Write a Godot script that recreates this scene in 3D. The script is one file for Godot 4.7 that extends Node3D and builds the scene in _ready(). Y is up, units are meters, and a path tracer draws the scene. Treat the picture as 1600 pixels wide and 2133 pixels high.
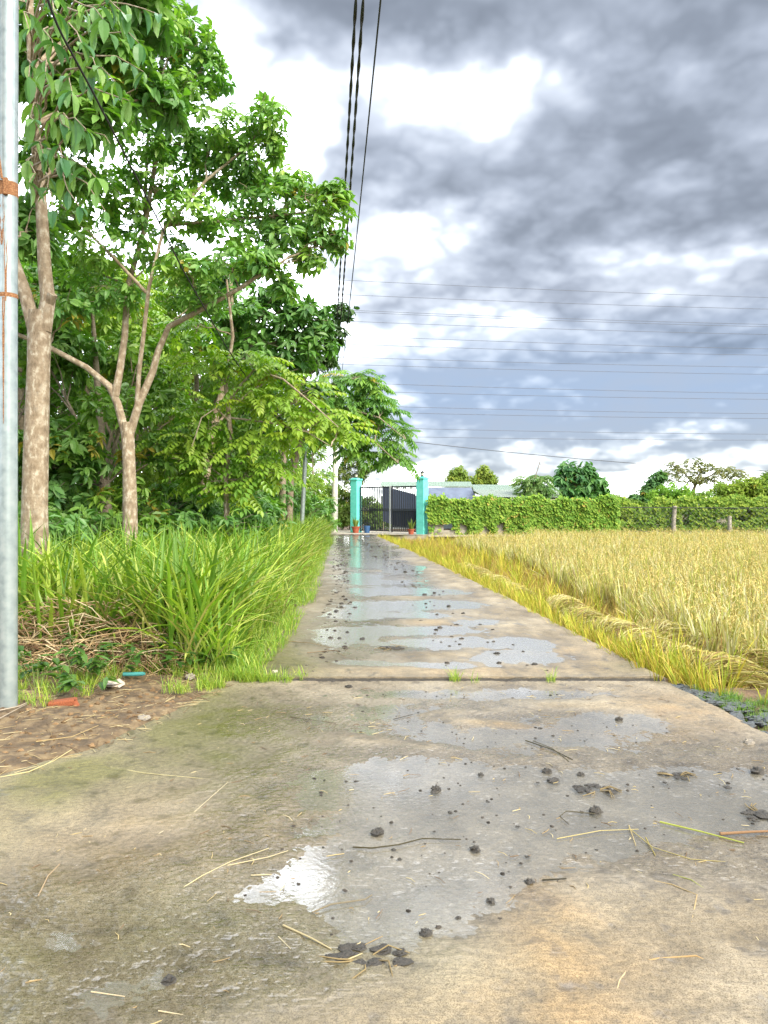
extends Node3D
# A wet concrete farm lane between a tree plantation and a ripe rice field, ending at a turquoise-pillared gate.
# Metres, y up. The eye is 1.5 m above the lane and looks along -z; "depth" below is the distance along -z.

const F := 1611.0            # focal length of the photograph in its own pixels
const EYE := 1.5
var M := {}
var rng := RandomNumberGenerator.new()
var fast := FastNoiseLite.new()
var names := {}


# ---------------------------------------------------------------- mesh helper
class Soup:
	var v := PackedVector3Array()
	var n := PackedVector3Array()
	var c := PackedColorArray()
	var uv := PackedVector2Array()

	func tri(a: Vector3, b: Vector3, d: Vector3, col := Color.WHITE) -> void:
		var nn := (d - a).cross(b - a)
		if nn.length_squared() < 1e-16:
			return
		nn = nn.normalized()
		v.append(a); v.append(b); v.append(d)
		for i in 3:
			n.append(nn); c.append(col); uv.append(Vector2.ZERO)

	func quad(a: Vector3, b: Vector3, d: Vector3, e: Vector3, col := Color.WHITE) -> void:
		tri(a, b, d, col)
		tri(a, d, e, col)

	func trin(a: Vector3, b: Vector3, d: Vector3, na: Vector3, nb: Vector3, nd: Vector3, col := Color.WHITE) -> void:
		if ((d - a).cross(b - a)).dot(na + nb + nd) >= 0.0:
			v.append(a); v.append(b); v.append(d)
			n.append(na); n.append(nb); n.append(nd)
		else:
			v.append(a); v.append(d); v.append(b)
			n.append(na); n.append(nd); n.append(nb)
		for i in 3:
			c.append(col); uv.append(Vector2.ZERO)

	func box(mid: Vector3, size: Vector3, basis := Basis(), col := Color.WHITE, bevel := 0.0) -> void:
		var h := size * 0.5
		var bv := minf(bevel, minf(h.x, minf(h.y, h.z)) * 0.6)
		for ax in 3:
			for s in [-1.0, 1.0]:
				var u := Vector3.ZERO
				var w := Vector3.ZERO
				var nn := Vector3.ZERO
				nn[ax] = s
				u[(ax + 1) % 3] = 1.0
				w[(ax + 2) % 3] = 1.0
				var hu: float = h[(ax + 1) % 3] - bv
				var hw: float = h[(ax + 2) % 3] - bv
				var ha: float = h[ax]
				var p := []
				for k in [[-1, -1], [1, -1], [1, 1], [-1, 1]]:
					p.append(mid + basis * (nn * ha + u * hu * k[0] + w * hw * k[1]))
				var bn := (basis * nn).normalized()
				trin(p[0], p[1], p[2], bn, bn, bn, col)
				trin(p[0], p[2], p[3], bn, bn, bn, col)
		if bv > 0.0:
			for ax in 3:
				var a1 := (ax + 1) % 3
				var a2 := (ax + 2) % 3
				for s1 in [-1.0, 1.0]:
					for s2 in [-1.0, 1.0]:
						var q := []
						for k in [-1.0, 1.0]:
							var e1 := Vector3.ZERO
							e1[ax] = k * (h[ax] - bv); e1[a1] = s1 * h[a1]; e1[a2] = s2 * (h[a2] - bv)
							var e2 := Vector3.ZERO
							e2[ax] = k * (h[ax] - bv); e2[a1] = s1 * (h[a1] - bv); e2[a2] = s2 * h[a2]
							q.append(mid + basis * e1); q.append(mid + basis * e2)
						var nb := Vector3.ZERO
						nb[a1] = s1; nb[a2] = s2
						nb = (basis * nb).normalized()
						trin(q[0], q[1], q[3], nb, nb, nb, col)
						trin(q[0], q[3], q[2], nb, nb, nb, col)

	func tube(pts: Array, rads: Array, sides := 8, col := Color.WHITE, cap := true, lump: FastNoiseLite = null, amount := 0.0) -> void:
		var rings := []
		var norms := []
		var count := pts.size()
		var side := Vector3.RIGHT
		for i in count:
			var p: Vector3 = pts[i]
			var dirv: Vector3 = (pts[mini(i + 1, count - 1)] - pts[maxi(i - 1, 0)]).normalized()
			if i == 0:
				side = dirv.cross(Vector3.FORWARD if absf(dirv.z) < 0.9 else Vector3.RIGHT).normalized()
			side = (side - dirv * side.dot(dirv)).normalized()
			var other := dirv.cross(side)
			var ring := []
			var nr := []
			for k in sides:
				var a := TAU * k / sides
				var o := side * cos(a) + other * sin(a)
				var r: float = rads[i]
				if lump:
					r *= 1.0 + amount * lump.get_noise_3dv((p + o * r) * 9.0)
				ring.append(p + o * r)
				nr.append(o)
			rings.append(ring)
			norms.append(nr)
		for i in count - 1:
			for k in sides:
				var k2 := (k + 1) % sides
				trin(rings[i][k], rings[i][k2], rings[i + 1][k2], norms[i][k], norms[i][k2], norms[i + 1][k2], col)
				trin(rings[i][k], rings[i + 1][k2], rings[i + 1][k], norms[i][k], norms[i + 1][k2], norms[i + 1][k], col)
		if cap:
			for e in [0, count - 1]:
				var o2: Vector3 = (pts[0] - pts[1]).normalized() if e == 0 else (pts[count - 1] - pts[count - 2]).normalized()
				for k in sides:
					trin(pts[e], rings[e][k], rings[e][(k + 1) % sides], o2, o2, o2, col)

	# a leaf: folded along its midrib, bent along its length
	func leaf(base: Vector3, dirv: Vector3, up: Vector3, length: float, width: float, droop: float, col := Color.WHITE, segs := 3, fold := 0.25) -> void:
		var d := dirv.normalized()
		var side := d.cross(up).normalized()
		var p := base
		var prof := [0.06, 0.85, 1.0, 0.72, 0.0] if segs == 4 else ([0.1, 1.0, 0.8, 0.0] if segs == 3 else [0.15, 1.0, 0.0])
		var pl := p
		var pr := p
		var pm := p
		for i in segs + 1:
			var w: float = width * 0.5 * prof[i]
			var nrm := side.cross(d).normalized()
			var m := p - nrm * w * fold
			var l := p - side * w + nrm * w * fold
			var r := p + side * w + nrm * w * fold
			if i > 0:
				if i < segs:
					quad(pm, pl, l, m, col)
					quad(pr, pm, m, r, col)
				else:
					tri(pm, pl, m, col)
					tri(pr, pm, m, col)
			pm = m; pl = l; pr = r
			d = (d + Vector3.DOWN * droop / segs).normalized()
			p += d * length / segs
			side = d.cross(up).normalized() if absf(d.dot(up)) < 0.98 else side

	# a grass blade that arches over
	func blade(base: Vector3, lean: Vector3, length: float, width: float, bend: float, col := Color.WHITE, segs := 4, fold := 0.2) -> void:
		var d := (Vector3.UP + lean * 0.35).normalized()
		var side := lean.cross(Vector3.UP)
		side = side.normalized() if side.length() > 0.01 else Vector3.RIGHT
		var p := base
		var pm := p
		var pl := p
		var pr := p
		for i in segs + 1:
			var t := float(i) / segs
			var w := width * 0.5 * (0.65 + 0.7 * t if t < 0.5 else 1.0 - pow((t - 0.5) * 2.0, 1.6))
			var nrm := side.cross(d).normalized()
			var m := p - nrm * w * fold
			var l := p - side * w + nrm * w * fold
			var r := p + side * w + nrm * w * fold
			if i > 0:
				if i < segs:
					quad(pm, pl, l, m, col)
					quad(pr, pm, m, r, col)
				else:
					tri(pm, pl, m, col)
					tri(pr, pm, m, col)
			pm = m; pl = l; pr = r
			d = (d + (lean * 0.75 + Vector3.DOWN * 0.65) * bend * (0.35 + t) / segs * 1.6).normalized()
			p += d * length / segs

	func mesh() -> ArrayMesh:
		var a := []
		a.resize(Mesh.ARRAY_MAX)
		a[Mesh.ARRAY_VERTEX] = v
		a[Mesh.ARRAY_NORMAL] = n
		a[Mesh.ARRAY_COLOR] = c
		a[Mesh.ARRAY_TEX_UV] = uv
		var m := ArrayMesh.new()
		m.add_surface_from_arrays(Mesh.PRIMITIVE_TRIANGLES, a)
		return m


# ---------------------------------------------------------------- small helpers
func R(a: float, b: float) -> float:
	return rng.randf_range(a, b)

func at(px: float, py: float, depth: float) -> Vector3:
	return Vector3((px - 800.0) * depth / F, EYE - (py - 1050.0) * depth / F, -depth)

func lane(px: float, py: float) -> Vector3:
	var k := EYE / (py - 1050.0)
	return Vector3((px - 800.0) * k, 0.0, -F * k)

func lin(r: float, g: float, b: float) -> Color:
	return Color(r, g, b).linear_to_srgb()

func numbered(called: String) -> String:
	names[called] = names.get(called, 0) + 1
	return called if names[called] == 1 else "%s_%03d" % [called, names[called] - 1]

func tag(o: Node, label: String, category: String, group := "", kind := "") -> Node:
	if label: o.set_meta("label", label)
	if category: o.set_meta("category", category)
	if group: o.set_meta("group", group)
	if kind: o.set_meta("kind", kind)
	return o

func thing(called: String, label: String, category: String, where := Vector3.ZERO, turn := 0.0, group := "") -> Node3D:
	var o := Node3D.new()
	o.name = numbered(called)
	add_child(o)
	o.position = where
	o.rotation.y = turn
	tag(o, label, category, group)
	return o

func obj(called: String, mesh: Mesh, m: Material, parent: Node = self, where := Vector3.ZERO) -> MeshInstance3D:
	var o := MeshInstance3D.new()
	o.name = numbered(called) if parent == self else called
	o.mesh = mesh
	o.material_override = m
	o.position = where
	parent.add_child(o, true)
	return o

func struct(called: String, mesh: Mesh, m: Material, parent: Node = self) -> MeshInstance3D:
	var o := obj(called, mesh, m, parent)
	if parent == self:
		o.set_meta("kind", "structure")
	return o

func many(called: String, mesh: Mesh, m: Material, where: Array, tint: Array, parent: Node = self) -> MultiMeshInstance3D:
	var mm := MultiMesh.new()
	mm.transform_format = MultiMesh.TRANSFORM_3D
	mm.use_colors = true
	mm.mesh = mesh
	mm.instance_count = where.size()
	for i in where.size():
		mm.set_instance_transform(i, where[i])
		mm.set_instance_color(i, tint[i])
	var o := MultiMeshInstance3D.new()
	o.name = numbered(called) if parent == self else called
	o.multimesh = mm
	o.material_override = m
	o.set_meta("kind", "stuff")
	parent.add_child(o, true)
	return o

func mat(color: Color, rough := 0.8, metal := 0.0) -> StandardMaterial3D:
	var m := StandardMaterial3D.new()
	m.albedo_color = color
	m.roughness = rough
	m.metallic = metal
	return m

func leafy(rough: float, back: Color, spec := 0.5) -> StandardMaterial3D:
	var m := mat(Color.WHITE, rough)
	m.vertex_color_use_as_albedo = true
	m.metallic_specular = spec
	m.backlight_enabled = true
	m.backlight = back
	return m

func noise(freq: float, sd: int, oct := 4, kind := FastNoiseLite.TYPE_SIMPLEX_SMOOTH) -> FastNoiseLite:
	var f := FastNoiseLite.new()
	f.noise_type = kind
	f.frequency = freq
	f.seed = sd
	f.fractal_type = FastNoiseLite.FRACTAL_FBM if oct > 1 else FastNoiseLite.FRACTAL_NONE
	f.fractal_octaves = oct
	return f

func ramp_tex(freq: float, sd: int, stops: Array, size := 512, oct := 5, kind := FastNoiseLite.TYPE_SIMPLEX_SMOOTH) -> NoiseTexture2D:
	var t := NoiseTexture2D.new()
	t.width = size
	t.height = size
	t.seamless = true
	t.noise = noise(freq, sd, oct, kind)
	if stops.size():
		var g := Gradient.new()
		var off := PackedFloat32Array()
		var cs := PackedColorArray()
		for s in stops:
			off.append(s[0])
			cs.append(s[1])
		g.offsets = off
		g.colors = cs
		t.color_ramp = g
	return t

func tri_mat(stops: Array, freq: float, sd: int, scale: float, rough: float, bump := 0.0, bump_freq := 0.04) -> StandardMaterial3D:
	var m := mat(Color.WHITE, rough)
	m.albedo_texture = ramp_tex(freq, sd, stops)
	m.uv1_triplanar = true
	m.uv1_world_triplanar = true
	m.uv1_scale = Vector3.ONE * scale
	if bump > 0.0:
		m.heightmap_enabled = true
		m.heightmap_texture = ramp_tex(bump_freq, sd + 7, [])
		m.heightmap_scale = bump
	return m

func pick(table: Array, d: float) -> float:   # piecewise linear table of [depth, value]
	for i in table.size() - 1:
		if d <= table[i + 1][0]:
			var t: float = clampf((d - table[i][0]) / (table[i + 1][0] - table[i][0]), 0.0, 1.0)
			return lerpf(table[i][1], table[i + 1][1], t)
	return table[-1][1]

const NEAR_LEFT := [[0.0, -7.5], [1.0, -6.2], [2.5, -3.7], [3.3, -2.8], [4.28, -2.14], [4.74, -1.80], [5.55, -1.56], [6.2, -1.42], [6.7, -1.3]]
const NEAR_RIGHT := [[0.0, 5.6], [1.0, 5.0], [2.0, 4.0], [3.0, 3.1], [4.0, 2.62], [5.03, 2.50], [5.9, 2.45], [6.55, 2.39], [6.7, 2.38]]
const FAR_RIGHT := [[6.4, 2.39], [7.4, 2.31], [9.5, 2.12], [12.1, 1.95], [16.1, 1.60], [22.0, 1.09], [34.5, -0.15], [38.0, -0.3]]
const FAR_LEFT := [[6.4, -1.25], [8.0, -1.2], [12.0, -1.26], [16.0, -1.45], [22.0, -1.78], [34.5, -2.4], [38.0, -2.6]]

func lane_left(d: float) -> float:
	return pick(NEAR_LEFT, d) if d < 6.55 else pick(FAR_LEFT, d)

func lane_right(d: float) -> float:
	return pick(NEAR_RIGHT, d) if d < 6.55 else pick(FAR_RIGHT, d)


func _ready() -> void:
	rng.seed = 20240611
	build_view()
	build_materials()
	build_ground()
	build_lane()
	build_gate()
	build_house()
	build_wall_and_fence()
	build_poles_and_wires()
	build_left_trees()
	build_right_trees()
	build_grass()
	build_rice()
	build_litter()


# ---------------------------------------------------------------- camera, sky, sun
func build_view() -> void:
	var cam := Camera3D.new()
	cam.name = "camera"
	cam.projection = Camera3D.PROJECTION_FRUSTUM
	cam.near = 0.1
	cam.far = 2000.0
	cam.size = 2.0 * 0.1 * 1066.5 / F
	cam.frustum_offset = Vector2(0.0, -16.5 / F * 0.1)
	cam.position = Vector3(0, EYE, 0)
	cam.current = true
	add_child(cam)

	var env := Environment.new()
	env.background_mode = Environment.BG_SKY
	env.tonemap_mode = Environment.TONE_MAPPER_LINEAR
	env.tonemap_exposure = 2.3
	env.sdfgi_enabled = true
	env.ssao_enabled = true
	env.ssil_enabled = true
	var sky := Sky.new()
	var sm := PanoramaSkyMaterial.new()
	sm.panorama = sky_picture()
	sky.sky_material = sm
	env.sky = sky
	var we := WorldEnvironment.new()
	we.name = "world_environment"
	we.environment = env
	add_child(we)

	var sun := DirectionalLight3D.new()
	sun.name = "sun"
	sun.light_energy = 1.2
	sun.light_color = Color(1.0, 0.96, 0.88)
	sun.light_angular_distance = 40.0
	sun.shadow_enabled = true
	sun.rotation_degrees = Vector3(-40, 42, 0)
	add_child(sun)


# broken rain clouds: how dark the cloud is, on a grid of azimuth and elevation, roughened by noise; the same kind of cloud all round
const CLOUD_AZ := [-18.0, -12.2, -6.6, -1.8, 3.6, 8.8, 14.0, 20.4, 26.4]
const CLOUD_EL := [0.0, 1.8, 3.2, 5.3, 8.9, 12.3, 15.6, 18.9, 22.0, 24.9, 27.8, 30.5, 33.2, 38.0]
const CLOUD := [
	[0.0, 0.0, 0.0, 0.05, 0.1, 0.05, 0.05, 0.05, 0.05],
	[0.0, 0.0, 0.0, 0.08, 0.15, 0.1, 0.08, 0.1, 0.08],
	[0.0, 0.0, 0.05, 0.2, 0.5, 0.42, 0.36, 0.42, 0.3],
	[0.1, 0.1, 0.15, 0.3, 0.56, 0.66, 0.7, 0.74, 0.74],
	[0.1, 0.1, 0.12, 0.36, 0.66, 0.72, 0.74, 0.75, 0.73],
	[0.0, 0.0, 0.0, 0.2, 0.36, 0.46, 0.54, 0.6, 0.62],
	[0.0, 0.0, 0.0, 0.32, 0.5, 0.58, 0.58, 0.52, 0.58],
	[0.0, 0.0, 0.0, 0.38, 0.36, 0.6, 0.78, 0.8, 0.78],
	[0.0, 0.0, 0.0, 0.44, 0.8, 0.8, 0.76, 0.6, 0.7],
	[0.0, 0.0, 0.0, 0.62, 0.48, 0.44, 0.76, 0.76, 0.7],
	[0.1, 0.0, 0.08, 0.5, 0.2, 0.32, 0.48, 0.6, 0.64],
	[0.3, 0.15, 0.45, 0.5, 0.5, 0.64, 0.75, 0.74, 0.68],
	[0.5, 0.45, 0.8, 0.74, 0.78, 0.76, 0.74, 0.76, 0.72],
	[0.5, 0.55, 0.6, 0.6, 0.6, 0.6, 0.55, 0.55, 0.55]]

func cloud_grid(az: float, el: float) -> float:
	var i := 0
	while i < CLOUD_AZ.size() - 2 and az > CLOUD_AZ[i + 1]:
		i += 1
	var j := 0
	while j < CLOUD_EL.size() - 2 and el > CLOUD_EL[j + 1]:
		j += 1
	var u := clampf((az - CLOUD_AZ[i]) / (CLOUD_AZ[i + 1] - CLOUD_AZ[i]), 0.0, 1.0)
	var w := clampf((el - CLOUD_EL[j]) / (CLOUD_EL[j + 1] - CLOUD_EL[j]), 0.0, 1.0)
	u = u * u * (3.0 - 2.0 * u)
	w = w * w * (3.0 - 2.0 * w)
	return lerpf(lerpf(CLOUD[j][i], CLOUD[j][i + 1], u), lerpf(CLOUD[j + 1][i], CLOUD[j + 1][i + 1], u), w)

func sky_picture() -> ImageTexture:
	var w := 2560
	var h := 1280
	var img := Image.create(w, h, false, Image.FORMAT_RGBF)
	img.fill(Color(0.5, 0.5, 0.45))
	var big := noise(0.55, 11, 3)
	var mid := noise(2.1, 12, 6)
	mid.fractal_gain = 0.56
	var fine := noise(5.0, 15, 4)
	var warp := noise(3.0, 13, 3)
	var ramp := Gradient.new()
	ramp.offsets = PackedFloat32Array([0.0, 0.1, 0.22, 0.4, 0.62, 0.82, 1.0])
	ramp.colors = PackedColorArray([Color(3.6, 3.6, 3.65), Color(1.6, 1.62, 1.66), Color(0.64, 0.66, 0.695), Color(0.375, 0.392, 0.425), Color(0.235, 0.253, 0.288), Color(0.148, 0.163, 0.189), Color(0.112, 0.124, 0.146)])
	for y in h / 2 + 1:
		var el := (0.5 - (y + 0.5) / h) * PI
		if el < 0.0:
			el = 0.0005
		var eld := rad_to_deg(el)
		var ce := cos(el)
		var se := sin(el)
		var flat := 1.0 / (se + 0.22)
		var warm := clampf(1.0 - eld / 7.0, 0.0, 1.0)
		var low := clampf(1.0 - absf(eld - 8.0) / 6.5, 0.0, 1.0)
		for x in w:
			var az := wrapf((x + 0.5) / w * TAU, -PI, PI)
			var azd := rad_to_deg(az)
			var px := sin(az) * ce * flat
			var pz := cos(az) * ce * flat
			var m := mid.get_noise_2d(px, pz)
			var base := 0.38 + 0.75 * big.get_noise_2d(px, pz)
			var inside := clampf((34.0 - absf(azd - 4.0)) / 9.0, 0.0, 1.0) * clampf((44.0 - eld) / 8.0, 0.0, 1.0)
			if inside > 0.0:
				var wa := warp.get_noise_2d(px * 1.3 + 40.0, pz * 1.3)
				base = lerpf(base, cloud_grid(azd + wa * 3.6, eld + m * 2.2), inside)
			else:
				base = lerpf(base, 0.1, warm * 0.6)
			var rough := 0.4 - 0.36 * absf(base - 0.45)
			var f := 0.35 - absf(fine.get_noise_2d(px, pz)) * 1.6
			var t := clampf(base + (m + f * 0.6) * rough, 0.0, 1.0)
			var c := ramp.sample(t) * Color(0.95, 1.0, 1.07)
			if low > 0.0:
				var k := low * clampf((t - 0.2) * 1.6, 0.0, 0.8)
				c = Color(c.r * (1.0 - 0.16 * k), c.g * (1.0 + 0.03 * k), c.b * (1.0 + 0.22 * k))
			if warm > 0.0:
				c = Color(c.r, c.g * (1.0 - 0.02 * warm), c.b * (1.0 - 0.15 * warm))
			img.set_pixel(x, y, c)
	return ImageTexture.create_from_image(img)


# ---------------------------------------------------------------- materials
func build_materials() -> void:
	M.leaf = leafy(0.42, Color(0.82, 0.92, 0.4))
	M.leaf_matte = leafy(0.6, Color(0.75, 0.85, 0.4), 0.35)
	M.grass = leafy(0.45, Color(0.75, 0.85, 0.35))
	M.straw = leafy(0.65, Color(0.6, 0.55, 0.3), 0.35)
	M.dry = leafy(0.85, Color(0.12, 0.1, 0.06), 0.3)
	M.bark = tri_mat([[0.0, lin(0.12, 0.09, 0.06)], [0.38, lin(0.25, 0.19, 0.13)], [0.6, lin(0.31, 0.25, 0.18)], [0.7, lin(0.44, 0.39, 0.31)], [1.0, lin(0.52, 0.47, 0.39)]], 0.014, 31, 1.3, 0.9, 0.6, 0.04)
	M.bark.albedo_texture.noise.fractal_octaves = 6
	M.bark.albedo_texture.noise.fractal_gain = 0.62
	M.bark.uv1_scale = Vector3(1.5, 0.8, 1.5)
	M.bark_dark = tri_mat([[0.0, lin(0.15, 0.12, 0.09)], [0.5, lin(0.26, 0.21, 0.155)], [1.0, lin(0.42, 0.36, 0.28)]], 0.02, 33, 1.0, 0.92, 1.0, 0.03)
	M.soil = tri_mat([[0.0, lin(0.055, 0.039, 0.024)], [0.4, lin(0.105, 0.073, 0.042)], [0.58, lin(0.155, 0.11, 0.06)], [0.8, lin(0.21, 0.155, 0.085)], [1.0, lin(0.29, 0.23, 0.14)]], 0.022, 41, 0.6, 0.92, 1.2, 0.06)
	M.mudsoil = tri_mat([[0.0, lin(0.05, 0.034, 0.02)], [0.5, lin(0.11, 0.072, 0.04)], [1.0, lin(0.2, 0.13, 0.07)]], 0.01, 43, 0.5, 0.95, 2.0, 0.05)
	M.earth = tri_mat([[0.0, lin(0.07, 0.06, 0.025)], [0.5, lin(0.12, 0.1, 0.04)], [1.0, lin(0.19, 0.15, 0.07)]], 0.01, 45, 0.2, 0.95)
	M.clod = tri_mat([[0.0, lin(0.022, 0.02, 0.017)], [0.6, lin(0.05, 0.044, 0.036)], [1.0, lin(0.1, 0.088, 0.07)]], 0.04, 47, 6.0, 0.5, 0.4, 0.08)
	M.stone = tri_mat([[0.0, lin(0.16, 0.14, 0.11)], [0.6, lin(0.27, 0.24, 0.2)], [1.0, lin(0.38, 0.34, 0.29)]], 0.03, 49, 5.0, 0.75, 0.3, 0.06)
	M.cement = tri_mat([[0.0, lin(0.2, 0.18, 0.15)], [0.5, lin(0.36, 0.33, 0.28)], [1.0, lin(0.5, 0.46, 0.4)]], 0.01, 51, 0.6, 0.9, 0.5, 0.04)
	M.white_pole = tri_mat([[0.0, lin(0.4, 0.38, 0.34)], [0.45, lin(0.6, 0.58, 0.54)], [1.0, lin(0.8, 0.77, 0.7)]], 0.012, 53, 0.7, 0.85, 0.3, 0.05)
	M.zinc = tri_mat([[0.0, lin(0.21, 0.26, 0.27)], [0.5, lin(0.31, 0.37, 0.38)], [1.0, lin(0.4, 0.45, 0.45)]], 0.012, 55, 1.6, 0.33)
	M.zinc.metallic = 0.4
	M.rust = tri_mat([[0.0, lin(0.09, 0.035, 0.014)], [0.5, lin(0.24, 0.1, 0.035)], [1.0, lin(0.42, 0.27, 0.15)]], 0.03, 57, 4.0, 0.8, 0.2, 0.06)
	M.wire = mat(lin(0.018, 0.018, 0.022), 0.6)
	M.wire_grey = mat(lin(0.1, 0.11, 0.13), 0.5, 0.3)
	M.teal = tri_mat([[0.0, lin(0.11, 0.6, 0.54)], [0.55, lin(0.15, 0.7, 0.64)], [1.0, lin(0.22, 0.76, 0.7)]], 0.01, 59, 0.8, 0.7, 0.15, 0.05)
	M.black_steel = mat(lin(0.028, 0.032, 0.04), 0.45, 0.2)
	M.silver = mat(lin(0.55, 0.57, 0.58), 0.4, 0.6)
	M.net = mat(lin(0.03, 0.045, 0.085), 0.85)
	M.tarp = tri_mat([[0.0, lin(0.055, 0.075, 0.13)], [0.5, lin(0.085, 0.115, 0.18)], [1.0, lin(0.13, 0.16, 0.23)]], 0.006, 61, 0.4, 0.6)
	M.roof_green = tri_mat([[0.0, lin(0.13, 0.2, 0.15)], [0.5, lin(0.18, 0.26, 0.2)], [1.0, lin(0.23, 0.31, 0.25)]], 0.006, 63, 0.3, 0.7)
	M.roof_pale = tri_mat([[0.0, lin(0.19, 0.24, 0.2)], [0.5, lin(0.25, 0.3, 0.25)], [1.0, lin(0.32, 0.35, 0.3)]], 0.008, 65, 0.4, 0.7)
	M.house_wall = tri_mat([[0.0, lin(0.38, 0.45, 0.47)], [1.0, lin(0.52, 0.58, 0.58)]], 0.008, 67, 0.4, 0.9)
	M.terracotta = mat(lin(0.3, 0.07, 0.035), 0.8)
	M.brick = tri_mat([[0.0, lin(0.12, 0.04, 0.018)], [0.5, lin(0.24, 0.065, 0.024)], [1.0, lin(0.34, 0.11, 0.045)]], 0.03, 69, 6.0, 0.85)
	M.blue = mat(lin(0.03, 0.09, 0.22), 0.4)
	M.teal_plastic = mat(lin(0.06, 0.27, 0.27), 0.4)
	M.plastic = mat(lin(0.4, 0.35, 0.3), 0.5)
	M.slate = tri_mat([[0.0, lin(0.025, 0.03, 0.035)], [0.5, lin(0.06, 0.07, 0.075)], [1.0, lin(0.13, 0.14, 0.145)]], 0.03, 71, 4.0, 0.5, 0.3, 0.06)
	M.wood = tri_mat([[0.0, lin(0.14, 0.11, 0.08)], [1.0, lin(0.32, 0.27, 0.2)]], 0.03, 73, 3.0, 0.9)
	M.lamp = mat(lin(0.55, 0.5, 0.42), 0.3)
	M.grit = ramp_tex(0.16, 81, [[0.0, Color(0.46, 0.44, 0.41)], [0.3, Color(0.74, 0.73, 0.7)], [0.5, Color(0.93, 0.92, 0.9)], [0.75, Color(1, 1, 1)], [1.0, Color(1, 0.99, 0.96)]], 1024, 4, FastNoiseLite.TYPE_VALUE)
	M.water = mat(Color(lin(0.42, 0.42, 0.37), 0.15), 0.02)
	M.water.transparency = BaseMaterial3D.TRANSPARENCY_ALPHA
	M.water.heightmap_enabled = true
	M.water.heightmap_texture = ramp_tex(0.03, 75, [])
	M.water.heightmap_scale = 0.16
	M.water.uv1_triplanar = true
	M.water.uv1_world_triplanar = true
	M.water.uv1_scale = Vector3.ONE * 1.4
	M.film = M.water.duplicate()
	M.film.roughness = 0.08
	M.film.albedo_color = Color(lin(0.5, 0.5, 0.47), 0.36)
	M.film.heightmap_scale = 0.12
	M.water.heightmap_scale = 0.025
	M.water.roughness = 0.05


# ---------------------------------------------------------------- ground
func grid_mesh(us: Array, ds: Array, height: Callable) -> ArrayMesh:
	var nx := us.size()
	var nd := ds.size()
	var v := PackedVector3Array()
	var nn := PackedVector3Array()
	var idx := PackedInt32Array()
	v.resize(nx * nd)
	for j in nd:
		for i in nx:
			v[j * nx + i] = Vector3(us[i], height.call(us[i], ds[j]), -ds[j])
	nn.resize(nx * nd)
	for j in nd:
		for i in nx:
			var a := v[j * nx + maxi(i - 1, 0)]
			var b := v[j * nx + mini(i + 1, nx - 1)]
			var c := v[maxi(j - 1, 0) * nx + i]
			var e := v[mini(j + 1, nd - 1) * nx + i]
			nn[j * nx + i] = (b - a).cross(c - e).normalized() * -1.0 if (b - a).cross(c - e).y < 0.0 else (b - a).cross(c - e).normalized()
	for j in nd - 1:
		for i in nx - 1:
			var q := j * nx + i
			idx.append_array([q, q + nx, q + 1, q + 1, q + nx, q + nx + 1])
	var arr := []
	arr.resize(Mesh.ARRAY_MAX)
	arr[Mesh.ARRAY_VERTEX] = v
	arr[Mesh.ARRAY_NORMAL] = nn
	arr[Mesh.ARRAY_INDEX] = idx
	var m := ArrayMesh.new()
	m.add_surface_from_arrays(Mesh.PRIMITIVE_TRIANGLES, arr)
	return m

func span(a: float, b: float, step: float) -> Array:
	var out := []
	var n := int(ceil((b - a) / step))
	for i in n + 1:
		out.append(lerpf(a, b, float(i) / n))
	return out

var soft := noise(0.35, 5, 3)
var lumpy := noise(3.2, 6, 4)

func field_y(x: float, d: float) -> float:
	var s := x - lane_right(d) if d < 38.0 else 5.0
	return lerpf(-0.03, -0.27, smoothstep(0.0, 0.7, s)) + 0.03 * soft.get_noise_2d(x, d)

func verge_y(x: float, d: float) -> float:
	return 0.0 + 0.05 * soft.get_noise_2d(x, d) + 0.04 * smoothstep(0.0, 2.5, lane_left(d) - x)

func soil_y(x: float, d: float) -> float:
	var s := lane_left(d) - x
	var y := 0.02 * lumpy.get_noise_2d(x, d) + 0.012 * lumpy.get_noise_2d(x * 4.0, d * 4.0) + 0.05 * smoothstep(0.1, 1.6, s)
	return y + lerpf(-0.05, 0.012, smoothstep(-0.10, 0.05, s + 0.05 * lumpy.get_noise_2d(x * 0.8 + 9.0, d * 0.8)))

func build_ground() -> void:
	var xs := [-900.0, -300.0, -100.0, -50.0]
	xs.append_array(span(-30.0, 40.0, 1.0))
	xs.append_array([60.0, 100.0, 300.0, 900.0])
	var ds := [-400.0, -100.0, -30.0, -10.0]
	ds.append_array(span(-4.0, 60.0, 1.0))
	ds.append_array([80.0, 120.0, 200.0, 400.0, 1200.0])
	struct("ground", grid_mesh(xs, ds, func(_x, _d): return -0.34), M.earth)
	# raised verge under the plantation
	var us := span(-26.0, 1.0, 0.45)
	struct("verge", grid_mesh(us, span(6.3, 46.0, 0.5), func(x, d): return verge_y(x, d) if x < lane_left(d) + 0.1 else -0.2), M.mudsoil)
	# bare soil at the corner of the lane
	struct("soil", grid_mesh(span(-6.6, -0.9, 0.03), span(1.4, 8.6, 0.03), soil_y), M.soil)
	# rice field bed
	struct("rice_field", grid_mesh(span(-1.0, 34.0, 0.25), span(5.0, 37.5, 0.25), func(x, d): return field_y(x, d) if x > lane_right(d) - 0.05 else -0.3), M.mudsoil)


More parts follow.
